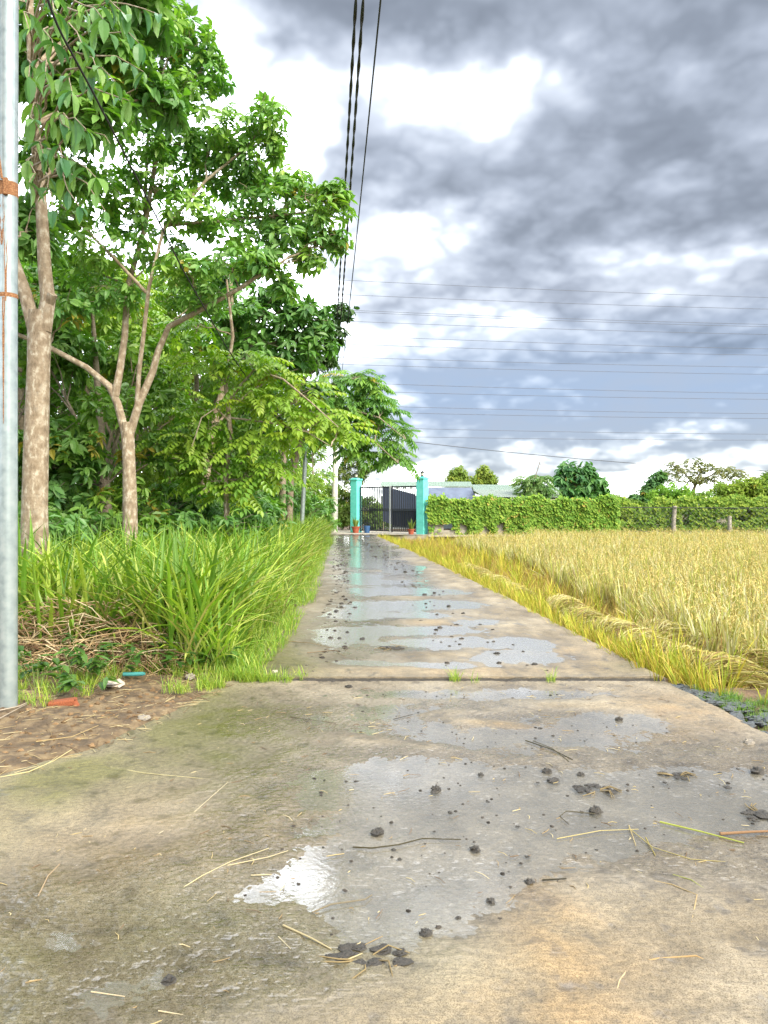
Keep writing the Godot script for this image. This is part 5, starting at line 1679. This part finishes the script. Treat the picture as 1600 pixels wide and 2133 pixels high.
func build_rice() -> void:
	var gold := [Color(0.48, 0.48, 0.17), Color(0.4, 0.43, 0.11), Color(0.56, 0.55, 0.31), Color(0.31, 0.37, 0.07), Color(0.4, 0.34, 0.14), Color(0.62, 0.6, 0.43)]
	var green := [Color(0.42, 0.44, 0.05), Color(0.34, 0.4, 0.045), Color(0.55, 0.5, 0.08), Color(0.5, 0.38, 0.1), Color(0.28, 0.36, 0.04)]
	var brown := [Color(0.42, 0.28, 0.1), Color(0.34, 0.21, 0.08), Color(0.5, 0.38, 0.15), Color(0.46, 0.42, 0.12)]
	var stand := [rice_tuft(20, 0.42, 0.74, 0.1, 0.9, gold, 3, 401, 0.014), rice_tuft(20, 0.42, 0.72, 0.2, 1.2, gold, 2, 402, 0.014), rice_tuft(18, 0.36, 0.66, 0.1, 0.8, gold + [Color(0.3, 0.19, 0.08)], 3, 403, 0.013)]
	var edge := [rice_tuft(20, 0.28, 0.62, 0.15, 0.9, green, 0, 404, 0.012), rice_tuft(20, 0.25, 0.56, 0.3, 1.3, green, 0, 405, 0.012)]
	var stub := [rice_tuft(24, 0.12, 0.32, 0.0, 0.5, brown, 0, 406, 0.009), rice_tuft(22, 0.15, 0.36, 0.0, 0.6, brown + [Color(0.5, 0.42, 0.1)], 0, 407, 0.009)]
	var lod := noise(0.5, 420, 3)
	var clump := noise(1.3, 425, 2)
	var sets := {}
	for k in ["s0", "s1", "s2", "e0", "e1", "b0", "b1"]:
		sets[k] = [[], []]
	var row := 5.0
	while row < 36.0:
		var step := 0.155 + 0.0022 * maxf(row - 8.0, 0.0)
		var x := lane_right(row) - 0.02
		var lim := minf(row * 0.62 + 3.5, 27.0)
		while x < lim:
			var d := row + R(-0.06, 0.06)
			var xx := x + R(-0.06, 0.06)
			var s := xx - lane_right(d)
			x += step * R(0.85, 1.15)
			if d < 6.35 and s < 0.1 + (6.35 - d) * 1.2:
				continue
			if rng.randf() < 0.1:
				continue
			var n := lod.get_noise_2d(xx, d)
			var far := smoothstep(9.0, 22.0, d)
			var key := ""
			var sc := R(0.8, 1.15) * (1.0 + 0.22 * clump.get_noise_2d(xx, d))
			var lean := Basis()
			var c := R(0.85, 1.1)
			var w1 := lerpf(0.5, 0.75, smoothstep(8.0, 14.0, d)) + 0.2 * n
			var w2 := lerpf(1.35, 2.5, smoothstep(8.0, 22.0, d)) + 0.6 * n
			if d > 31.0: w2 = lerpf(w2, 7.0, smoothstep(31.0, 34.0, d))
			if s < w1:
				key = "e%d" % (rng.randi() % 2)
				sc *= lerpf(0.55, 0.85, smoothstep(0.0, 0.3, s)) * (1.15 if d < 7.6 else 0.85)
				lean = Basis(Vector3(0, 0, 1), R(-0.1, 0.45) * (1.0 - s))
			elif s < w2:
				key = "b%d" % (rng.randi() % 2)
				if rng.randf() < 0.22:
					key = "e1"
				sc *= R(0.7, 1.2)
				lean = Basis(Vector3(R(-1, 1), 0, R(-1, 1)).normalized(), R(0.0, 0.6))
			else:
				key = "s%d" % (rng.randi() % 3)
				if n > 0.1:       # lodged by wind
					lean = Basis(Vector3(0.8, 0, 0.6).rotated(Vector3.UP, 2.5 * clump.get_noise_2d(xx * 0.4, d * 0.4)).normalized(), R(0.5, 1.2) * smoothstep(0.1, 0.22, n))
				elif n < -0.3 and rng.randf() < 0.5:
					key = "b%d" % (rng.randi() % 2)
					sc *= 1.2
				else:
					lean = Basis(Vector3(R(-1, 1), 0, R(-1, 1)).normalized(), R(0.0, 0.22))
			sets[key][0].append(Transform3D((lean * Basis(Vector3.UP, R(0, TAU))).scaled(Vector3.ONE * sc), Vector3(xx, field_y(xx, d) - 0.03, -d)))
			sets[key][1].append(Color(c, c * R(0.95, 1.04), c * R(0.85, 1.0)))
		row += step
	var meshes := {s0 = stand[0], s1 = stand[1], s2 = stand[2], e0 = edge[0], e1 = edge[1], b0 = stub[0], b1 = stub[1]}
	var says := {s0 = "ripe golden rice standing in the field right of the lane", s1 = "golden rice with bent leaves in the open field", s2 = "straw-yellow rice mixed with dry brown stalks in the field", e0 = "yellow-green rice blades fringing the lane's right edge", e1 = "green-gold rice leaning over the edge of the lane", b0 = "short brown cut rice stubble in the strip beside the lane", b1 = "brown and yellow trampled rice stubble beside the lane"}
	var nm := {s0 = "ripe_rice", s1 = "ripe_rice", s2 = "ripe_rice", e0 = "edge_rice", e1 = "edge_rice", b0 = "rice_stubble", b1 = "rice_stubble"}
	for k in sets:
		tag(many(nm[k], meshes[k], M.straw, sets[k][0], sets[k][1]), says[k], "rice")
	# rolls of flattened straw lying along the strip
	var rolls := [[[3.15, 6.9], [3.0, 7.8], [2.85, 9.0], [2.75, 10.4], [2.7, 12.0]], [[3.75, 7.6], [3.6, 8.6], [3.45, 9.8]], [[2.45, 13.5], [2.4, 16.5], [2.1, 20.0]]]
	var lays := ["long rolled windrow of flattened golden straw lying beside the lane edge rice", "short roll of flattened straw behind the long windrow", "thin far windrow of flattened straw beside the lane"]
	for i in rolls.size():
		var s := Soup.new()
		var pts: Array = rolls[i]
		var cols := [Color(0.56, 0.5, 0.16), Color(0.48, 0.42, 0.12), Color(0.38, 0.36, 0.08), Color(0.62, 0.57, 0.27), Color(0.36, 0.24, 0.1)]
		for q in 3600:
			var f := rng.randf() * (pts.size() - 1.001)
			var j := int(f)
			var a := Vector2(pts[j][0], pts[j][1]).lerp(Vector2(pts[j + 1][0], pts[j + 1][1]), f - j)
			var dv2 := (Vector2(pts[j + 1][0], pts[j + 1][1]) - Vector2(pts[j][0], pts[j][1])).normalized()
			var along := Vector3(dv2.x, 0, -dv2.y)
			var side := Vector3(-dv2.y, 0, -dv2.x)
			var tall: float = (0.36 + 0.03 * sin(f * 4.0) + 0.03 * sin(f * 9.0)) * R(0.6, 1.08) * [0.95, 0.85, 0.7][i]
			var wide := R(0.2, 0.4)
			var p0 := R(-0.1, 1.4)
			var p1 := p0 + R(0.7, 1.7)
			var slant := R(-0.05, 0.45) if rng.randf() < 0.5 else R(-0.7, 0.7)
			var pp := []
			for z in 5:
				var ang := lerpf(p0, p1, z / 4.0)
				pp.append(Vector3(a.x, -0.29, -a.y) + side * cos(ang) * wide + Vector3.UP * maxf(sin(ang), 0.03) * tall + along * slant * (z / 4.0) + Vector3(R(-0.015, 0.015), R(-0.015, 0.015), R(-0.015, 0.015)))
			s.tube(pp, [0.0035, 0.0045, 0.0045, 0.004, 0.002], 3, cols[rng.randi() % 5], false)
		tag(obj("straw_windrow", s.mesh(), M.straw), lays[i], "straw", "", "stuff")


# ---------------------------------------------------------------- mud, stones, straw and rubbish
func lump_mesh(sd: int, flat: float, rough: float) -> ArrayMesh:
	var f := noise(1.6, sd, 3)
	var s := Soup.new()
	var rows := 7
	var cols := 10
	var p := []
	for j in rows + 1:
		var line := []
		var th := PI * j / rows
		for i in cols:
			var ph := TAU * i / cols
			var o := Vector3(sin(th) * cos(ph), cos(th), sin(th) * sin(ph))
			var r := 1.0 + rough * f.get_noise_3dv(o * 1.3) + rough * 0.4 * f.get_noise_3dv(o * 4.0)
			var q := o * r * Vector3(1, flat, 1)
			line.append(q)
		p.append(line)
	for j in rows:
		for i in cols:
			var k := (i + 1) % cols
			s.quad(p[j][i], p[j][k], p[j + 1][k], p[j + 1][i])
	for i in s.n.size():
		if s.n[i].dot(s.v[i]) < 0.0:
			break
	return s.mesh()

func drop_lump(called: String, label: String, category: String, group: String, where: Vector3, size: float, m: Material, mesh: Mesh, squash := 1.0) -> void:
	var o := obj(called, mesh, m, self, where)
	o.basis = Basis(Vector3.UP, R(0, TAU)).scaled(Vector3(size, size * squash, size))
	o.position.y += size * squash * 0.45
	tag(o, label, category, group)

func stem(pts: Array, r: float, col: Color) -> ArrayMesh:
	var s := Soup.new()
	s.tube(pts, taper(pts.size(), r, r * 0.6), 5, col, true)
	return s.mesh()

func build_litter() -> void:
	var lumps := []
	for i in 6:
		lumps.append(lump_mesh(500 + i * 7, R(0.6, 0.9), 0.75))
	# mud clods: x, y read off the lane, size in metres
	var named := [
		[908, 1648, 0.034, "rounded dark mud clod alone in the main puddle"], [1138, 1608, 0.03, "blocky dark mud clod standing beside a flat slab of mud"], [1152, 1626, 0.042, "flat dark slab of mud beside the blocky clod"],
		[1240, 1692, 0.036, "tall craggy mud clod at the end of a bent dark straw"], [786, 1737, 0.034, "rough dark mud clod above the long dark stick"], [990, 1772, 0.027, "square dark mud clod in the puddle past the dark stick"],
		[1104, 1838, 0.022, "small round pebble-like clod at the edge of the puddle"], [1022, 1878, 0.02, "small dark clod on the wet rim of the puddle"], [887, 1946, 0.026, "round dark clod where puddle meets dry concrete"],
		[1560, 1550, 0.04, "rounded brown-grey stone near the edge of the slab"], [727, 1433, 0.036, "dark curled mud clod just in front of the slab joint"], [1578, 1610, 0.04, "crumbly mud heap at the wet outer side of the slab"],
		[1002, 1615, 0.02, "small dark clod behind the main puddle"], [1209, 1614, 0.022, "small dark clod beyond the flat slab of mud"], [355, 2045, 0.026, "brown mud lump in the green film of water"], [1290, 1500, 0.03, "crumbled mud pile on the wet concrete past the joint"]]
	for i in named.size():
		var e: Array = named[i]
		drop_lump("stone" if i == 9 else "mud_clod", e[3], "stone" if i == 9 else "mud clod", "" if i == 9 else "mud clods on the wet lane", lane(e[0], e[1]) + Vector3(0, -0.006, 0), e[2] * 0.85, M.stone if i == 9 else M.clod, lumps[i % 6], 0.9 if i != 2 else 0.45)
	var plain := [[1035, 1368, 0.05], [812, 1357, 0.06], [1113, 1392, 0.04], [755, 1337, 0.05], [885, 1243, 0.07], [905, 1240, 0.05], [700, 1278, 0.06], [712, 1262, 0.05], [740, 1270, 0.05], [862, 1225, 0.05], [700, 1240, 0.06], [965, 1284, 0.05], [935, 1268, 0.05], [1000, 1306, 0.035], [845, 1195, 0.07], [860, 1192, 0.06], [830, 1175, 0.06], [720, 1195, 0.08], [705, 1180, 0.07], [728, 1158, 0.08], [790, 1140, 0.08], [775, 1150, 0.08], [700, 1300, 0.04], [1108, 1468, 0.025], [1290, 1497, 0.02], [1043, 1496, 0.016], [1125, 1517, 0.018], [1518, 1516, 0.018], [1410, 1612, 0.024], [1425, 1622, 0.022], [1500, 1610, 0.016], [1538, 1602, 0.016], [1515, 1640, 0.024], [1590, 1700, 0.05], [1385, 1630, 0.016], [1016, 1670, 0.013], [938, 1693, 0.014], [1078, 1722, 0.014], [1098, 1784, 0.014], [955, 1912, 0.012], [1310, 1852, 0.01], [1520, 1968, 0.014], [1560, 1952, 0.013], [640, 1503, 0.014], [1243, 1770, 0.01], [905, 1732, 0.01], [832, 1790, 0.012], [820, 1770, 0.012], [1330, 1920, 0.01], [1597, 2022, 0.02], [1380, 2050, 0.01], [560, 1560, 0.012], [1165, 1605, 0.012], [1120, 1630, 0.014]]
	for e in plain:
		var far: bool = e[1] < 1420
		drop_lump("mud_clod", "small dark mud clod scattered on the far wet lane" if far else "tiny dark mud crumb scattered on the near slab", "mud clod", "mud clods scattered beyond the joint" if far else "mud crumbs on the near slab", lane(e[0], e[1]) + Vector3(0, 0.03 if far else -0.004, 0), e[2] * (0.6 if far else 0.85), M.clod, lumps[rng.randi() % 6], R(0.35, 0.75))
	# crumbs too small to tell apart
	var wh := []
	var tn := []
	for i in 900:
		var p := Vector3(R(-0.6, 2.4), 0, -R(2.5, 6.4)) if i < 420 else Vector3(0, 0.03, -R(6.6, 34.0))
		if i >= 420:
			var t := rng.randf()
			p.x = lerpf(lane_left(-p.z), lane_right(-p.z), 0.12 + 0.12 * rng.randf() if t < 0.6 else R(0.5, 0.75))
		var sz := R(0.003, 0.009) if i < 420 else R(0.006, 0.03)
		wh.append(Transform3D(Basis(Vector3.UP, R(0, TAU)).scaled(Vector3(sz, sz * 0.7, sz) * R(0.7, 1.3)), p))
		tn.append(Color(0.04, 0.035, 0.03) * R(0.6, 1.8))
	tag(many("mud_crumbs", lumps[1], M.dry, wh, tn), "fine mud crumbs sprinkled over the wet lane", "mud", "")

	# soil crumbs on the bare corner
	wh = []
	tn = []
	for i in 1500:
		var d := R(3.4, 7.0)
		var p := Vector3(lane_left(d) + 0.06 - 2.2 * rng.randf(), 0, -d)
		p.y = soil_y(p.x, d)
		if p.x > lane_left(d) - 0.04: p.y = maxf(p.y, 0.003)
		var sz := 0.004 + 0.02 * pow(rng.randf(), 3.0)
		wh.append(Transform3D(Basis(Vector3.UP, R(0, TAU)).scaled(Vector3(sz, sz * 0.7, sz)), p))
		tn.append(Color(0.17, 0.11, 0.058) * R(0.5, 1.6))
	tag(many("soil_crumbs", lumps[2], M.dry, wh, tn), "loose brown soil crumbs on the bare corner by the pole", "soil", "")
	# trodden lumps of mud with straw in them
	var heaps := [[760, 1995, 0.1, "dark crumbling mud smear at the near rim of the puddle"], [1240, 1645, 0.09, "flattened mud cake full of straw in the puddle"], [1595, 1700, 0.1, "mud cake at the outer end of the puddle"], [1410, 1615, 0.07, "small mud cake with straw pointing out of it"], [815, 1357, 0.12, "dark mud cake lying in a shallow pool beyond the joint"]]
	for e in heaps:
		var where: Vector3 = lane(e[0], e[1])
		if e[1] < 1420: where.y = 0.03
		var t := thing("mud_cake", e[3], "mud", where, 0.0, "mud cakes on the lane")
		for i in 26:
			var o := obj("lump", lumps[rng.randi() % 6], M.clod, t)
			var rr: float = sqrt(rng.randf()) * e[2]
			var aa := R(0, TAU)
			var sz: float = R(0.06, 0.22) * e[2]
			o.position = Vector3(cos(aa) * rr * 1.3, sz * 0.2, sin(aa) * rr * 0.8)
			o.basis = Basis(Vector3.UP, R(0, TAU)).scaled(Vector3(sz * R(0.8, 1.6), sz * 0.4, sz))
		for i in 5:
			var so := Soup.new()
			var aa := R(0, TAU)
			so.tube([Vector3(cos(aa), 0.02, sin(aa)) * e[2] * 0.3, Vector3(cos(aa) * 0.9, 0.16, sin(aa) * 0.9) * e[2], Vector3(cos(aa + 0.4) * 1.5, 0.05, sin(aa + 0.4) * 1.5) * e[2]], [0.003, 0.003, 0.002], 4, Color(0.22, 0.17, 0.09), true)
			obj("straw", so.mesh(), M.dry, t)

	# single stems: polylines read off the lane
	var stems := [
		[[[1375, 1716], [1460, 1738], [1550, 1760]], 0.008, Color(0.42, 0.46, 0.1), "thick yellow-green rice stem by the puddle's far rim", "green_stem"],
		[[[590, 1932], [650, 1962], [690, 1982]], 0.0065, Color(0.5, 0.42, 0.24), "broad pale straw floating in the water film", "straw_stem"],
		[[[1095, 1545], [1150, 1565], [1193, 1585]], 0.006, Color(0.07, 0.06, 0.03), "pair-wide dark straw lying past the puddle", "straw_stem"],
		[[[1110, 1545], [1150, 1562], [1185, 1588]], 0.004, Color(0.1, 0.09, 0.04), "thin dark straw crossing the pair-wide one", "straw_stem"],
		[[[735, 1768], [775, 1772], [830, 1765], [880, 1752], [960, 1752]], 0.006, Color(0.07, 0.055, 0.03), "long kinked dark stick in the middle of the puddle", "twig"],
		[[[1240, 1698], [1180, 1694], [1166, 1705], [1185, 1720]], 0.005, Color(0.1, 0.09, 0.06), "bent dark straw hooked beside the craggy clod", "straw_stem"],
		[[[1310, 2016], [1370, 2004], [1450, 1998], [1500, 2020]], 0.006, Color(0.5, 0.34, 0.16), "bent orange-brown straw on the dry concrete", "straw_stem"],
		[[[1312, 2018], [1290, 2050], [1282, 2080]], 0.005, Color(0.6, 0.46, 0.28), "pale straw leg dropping from the orange-brown straw", "straw_stem"],
		[[[1435, 1960], [1446, 1900], [1452, 1870], [1400, 1848], [1360, 1838]], 0.005, Color(0.5, 0.38, 0.2), "long bent tan straw above the orange-brown straw", "straw_stem"],
		[[[1402, 1825], [1440, 1838], [1505, 1880]], 0.004, Color(0.4, 0.42, 0.12), "thin greenish straw beside the long bent tan straw", "straw_stem"],
		[[[1310, 1728], [1360, 1770], [1440, 1795], [1540, 1800]], 0.004, Color(0.45, 0.38, 0.16), "curving straw below the thick green stem", "straw_stem"],
		[[[1160, 1750], [1250, 1735], [1330, 1730]], 0.004, Color(0.5, 0.42, 0.2), "pale straw trailing from the straw tangle into the puddle", "straw_stem"],
		[[[1345, 1748], [1365, 1785]], 0.005, Color(0.36, 0.3, 0.1), "short upright-lying straw in the tangle below the green stem", "straw_stem"],
		[[[1310, 1722], [1325, 1765]], 0.004, Color(0.5, 0.4, 0.2), "short tan straw in the tangle below the green stem", "straw_stem"],
		[[[1130, 1837], [1180, 1834]], 0.006, Color(0.05, 0.045, 0.03), "short dark twig at the puddle's near rim", "twig"],
		[[[1500, 1742], [1560, 1740], [1640, 1735]], 0.012, Color(0.3, 0.18, 0.1), "brown branch end lying at the side of the puddle", "twig"],
		[[[360, 1866], [420, 1830], [480, 1800], [560, 1770]], 0.004, Color(0.62, 0.54, 0.32), "long pale straw lying on the tan concrete", "straw_stem"],
		[[[455, 1810], [560, 1790], [600, 1775]], 0.004, Color(0.58, 0.5, 0.3), "pale straw crossing the long pale straw", "straw_stem"],
		[[[390, 1828], [470, 1835]], 0.004, Color(0.26, 0.2, 0.1), "short dark straw beside the pale crossed straws", "straw_stem"],
		[[[230, 1600], [300, 1614], [430, 1625]], 0.004, Color(0.6, 0.54, 0.3), "pale straw on the green-stained concrete by the soil", "straw_stem"],
		[[[140, 1655], [170, 1675]], 0.004, Color(0.55, 0.46, 0.3), "short pale straw near the green-stained concrete", "straw_stem"],
		[[[330, 1740], [400, 1700], [490, 1618]], 0.0035, Color(0.62, 0.55, 0.38), "fine straight pale straw across the tan concrete", "straw_stem"],
		[[[80, 1870], [100, 1830], [125, 1803]], 0.005, Color(0.42, 0.32, 0.2), "bent brown straw on the tan concrete near the water film", "straw_stem"],
		[[[650, 1905], [690, 1890], [760, 1880], [775, 1868]], 0.006, Color(0.22, 0.19, 0.13), "muddy forked twig half under the puddle", "twig"],
		[[[580, 1955], [605, 1980]], 0.004, Color(0.55, 0.48, 0.32), "short pale straw beside the broad floating straw", "straw_stem"],
		[[[190, 2070], [260, 2080]], 0.004, Color(0.6, 0.5, 0.32), "short straw in the green water film", "straw_stem"],
		[[[330, 2110], [390, 2120]], 0.004, Color(0.58, 0.5, 0.32), "stub of straw at the near end of the water film", "straw_stem"],
		[[[605, 1495], [640, 1502], [700, 1508]], 0.004, Color(0.1, 0.08, 0.05), "thin dark straw lying in front of the joint", "straw_stem"],
		[[[820, 1500], [860, 1490]], 0.005, Color(0.08, 0.07, 0.05), "short dark straw on the glossy wet concrete", "straw_stem"],
		[[[1020, 1365], [1060, 1360]], 0.004, Color(0.1, 0.08, 0.05), "dark straw piece beyond the joint near a clod", "straw_stem"],
		[[[640, 1370], [700, 1365], [720, 1380]], 0.006, Color(0.28, 0.2, 0.12), "brown twig pulled from the grass onto the lane", "twig"],
		[[[600, 1345], [650, 1350], [690, 1360]], 0.006, Color(0.34, 0.26, 0.15), "thin brown runner reaching from the grass onto the lane", "twig"],
		[[[0, 1500], [40, 1490], [58, 1478]], 0.008, Color(0.5, 0.43, 0.34), "grey dry stalk on the soil at the foot of the steel pole", "straw_stem"],
		[[[0, 1515], [30, 1500], [56, 1484]], 0.006, Color(0.46, 0.4, 0.32), "second grey dry stalk at the foot of the steel pole", "straw_stem"],
		[[[75, 1555], [150, 1545], [205, 1520]], 0.005, Color(0.5, 0.38, 0.18), "tan stalk lying across the bare soil", "straw_stem"],
		[[[0, 1622], [60, 1612], [110, 1590], [150, 1570]], 0.006, Color(0.62, 0.55, 0.28), "yellow straw lying along the edge of the slab", "straw_stem"]]
	for e in stems:
		var pts := []
		var o: Vector3 = lane(e[0][0][0], e[0][0][1])
		for q in e[0].size():
			var p: Vector3 = lane(e[0][q][0], e[0][q][1])
			p.y = e[1] * 0.6 + (0.008 if q > 0 and q < e[0].size() - 1 else 0.004)
			if p.x < lane_left(-p.z): p.y += soil_y(p.x, -p.z) + 0.01
			if -p.z > 6.55: p.y += 0.04
			pts.append(p - Vector3(o.x, 0, o.z))
		var s := Soup.new()
		s.tube(pts, taper(pts.size(), e[1] * 0.62, e[1] * 0.38), 6, (e[2] as Color) * 0.72, true)
		var ob := obj(e[4], s.mesh(), M.dry, self, Vector3(o.x, 0, o.z))
		tag(ob, e[3], "straw" if e[4] != "twig" else "twig", "loose stems on the lane")
	# loose straw litter: soil corner and lane
	var bit := Soup.new()
	bit.tube([Vector3(-0.5, 0, 0), Vector3(0, 0.02, 0.04), Vector3(0.5, 0, 0)], [0.012, 0.016, 0.01], 4, Color.WHITE, false)
	var bm := bit.mesh()
	wh = []
	tn = []
	var tones := [Color(0.4, 0.32, 0.16), Color(0.26, 0.19, 0.1), Color(0.48, 0.41, 0.24), Color(0.15, 0.1, 0.06)]
	for i in 1500:
		var p: Vector3
		var l := R(0.02, 0.14)
		if i < 1050:
			var d := R(3.6, 7.2)
			var s := 2.4 * pow(rng.randf(), 1.3)
			p = Vector3(lane_left(d) - s + 0.12, 0, -d)
			p.y = maxf(soil_y(p.x, d), 0.004) + 0.006
			if s < 0.25: l *= 1.7
		else:
			p = Vector3(R(-1.8, 2.2), 0.006, -R(2.2, 6.4))
			l *= 0.6
		wh.append(Transform3D(Basis(Vector3.UP, R(0, PI)) * Basis(Vector3(0, 0, 1), R(-0.12, 0.12)) * Basis().scaled(Vector3(l, R(0.08, 0.16), R(0.08, 0.16))), p))
		tn.append(tones[rng.randi() % 4])
	tag(many("straw_litter", bm, M.dry, wh, tn), "fine dry straw litter strewn over the soil corner and slab", "straw", "")

	# rubbish on the soil
	var s := Soup.new()
	var bp := lane(130, 1476)
	s.box(Vector3(0, 0.025, 0), Vector3(0.2, 0.05, 0.09), Basis(Vector3.UP, 0.25) * Basis(Vector3.FORWARD, -0.08), Color.WHITE, 0.01)
	s.tri(Vector3(0.1, 0.06, 0.0), Vector3(0.14, 0.02, 0.03), Vector3(0.1, 0.0, 0.05))
	tag(obj("brick_fragment", s.mesh(), M.brick, self, Vector3(bp.x, 0.015, bp.z)), "broken orange-red brick on the bare soil beside the steel pole", "brick")
	s = Soup.new()
	s.tube([Vector3(-0.085, 0, 0), Vector3(0.0, 0, 0), Vector3(0.085, 0.005, 0.01)], [0.017, 0.018, 0.017], 12)
	var tp := lane(278, 1423)
	var tb := thing("plastic_tube", "short teal plastic tube lying at the foot of the dead grass", "tube", Vector3(tp.x, 0.075, tp.z))
	obj("shell", s.mesh(), M.teal_plastic, tb)
	s = Soup.new()
	s.tube([Vector3(0.085, 0.005, 0.01), Vector3(0.1, 0.006, 0.012)], [0.012, 0.012], 10)
	obj("nozzle", s.mesh(), M.teal_plastic, tb)
	var lm := lump_mesh(911, 0.5, 0.9)
	drop_lump("plastic_bag", "crumpled pale plastic bag half buried by the dead grass", "bag", "", lane(237, 1440) + Vector3(0, 0.04, 0), 0.085, M.plastic, lm, 0.7)
	drop_lump("plastic_scrap", "small torn pale plastic scrap beside the crumpled bag", "scrap", "", lane(208, 1438) + Vector3(0, 0.03, 0), 0.04, M.plastic, lump_mesh(917, 0.4, 0.9), 0.6)
	drop_lump("stone", "pale stone on the dark soil near the lane corner", "stone", "", lane(397, 1420) + Vector3(0, 0.03, 0), 0.04, M.stone, lumps[3], 0.8)
	drop_lump("stone", "grey stone lying right on the edge of the slab", "stone", "", lane(298, 1500) + Vector3(0, 0.0, 0), 0.045, M.stone, lumps[4], 0.6)
	drop_lump("white_pebble", "white pebble in the grass tuft on the slab joint", "pebble", "", lane(572, 1408) + Vector3(0, 0.03, 0), 0.03, M.plastic, lumps[2], 0.6)
	drop_lump("paper_scrap", "tiny white paper scrap on the tan concrete", "scrap", "", lane(160, 1805), 0.016, M.plastic, lumps[1], 0.3)
	# dark shale chips between the slab and the rice
	var chips := []
	for i in 4:
		chips.append(lump_mesh(930 + i, 0.35, 0.8))
	var n := 0
	for i in 200:
		var d := R(4.5, 6.45)
		var x := lane_right(d) + R(-0.02, 0.2 + (6.5 - d) * 0.75)
		var sz := R(0.018, 0.05)
		var o := obj("slate_chip", chips[rng.randi() % 4], M.slate, self, Vector3(x, field_y(x, d) * 0.25 - 0.02 + R(0.0, 0.02), -d))
		o.basis = (Basis(Vector3.UP, R(0, TAU)) * Basis(Vector3.RIGHT, R(-0.4, 0.4))).scaled(Vector3(sz * 1.3, sz, sz))
		tag(o, "dark slaty stone chip heaped between the slab edge and the rice", "stone", "dark stone chips at the slab edge")
	# gravel bed below them
	struct("gravel", grid_mesh(span(2.3, 5.5, 0.05), span(3.6, 6.5, 0.05), func(x, d): return -0.05 + 0.03 * lumpy.get_noise_2d(x * 2.0, d * 2.0) - 0.08 * smoothstep(0.9, 2.0, x - lane_right(d))), M.mudsoil)
	var gw := []
	var gt := []
	for i in 520:
		var d := R(4.4, 6.35)
		var x := lane_right(d) + R(0.03, 0.2 + (6.5 - d) * 0.7)
		gw.append(Transform3D(Basis(Vector3.UP, R(0, TAU)).scaled(Vector3.ONE * R(0.2, 0.36)), Vector3(x, -0.05, -d)))
		gt.append(Color.WHITE)
	tag(many("gravel_grass", tuft(12, 0.06, 0.12, 0.34, 0.011, 0.5, 1.3, [Color(0.12, 0.26, 0.04), Color(0.2, 0.33, 0.05)], 951, 4), M.grass, gw, gt), "small green grass sprouts among the dark stone chips", "grass")
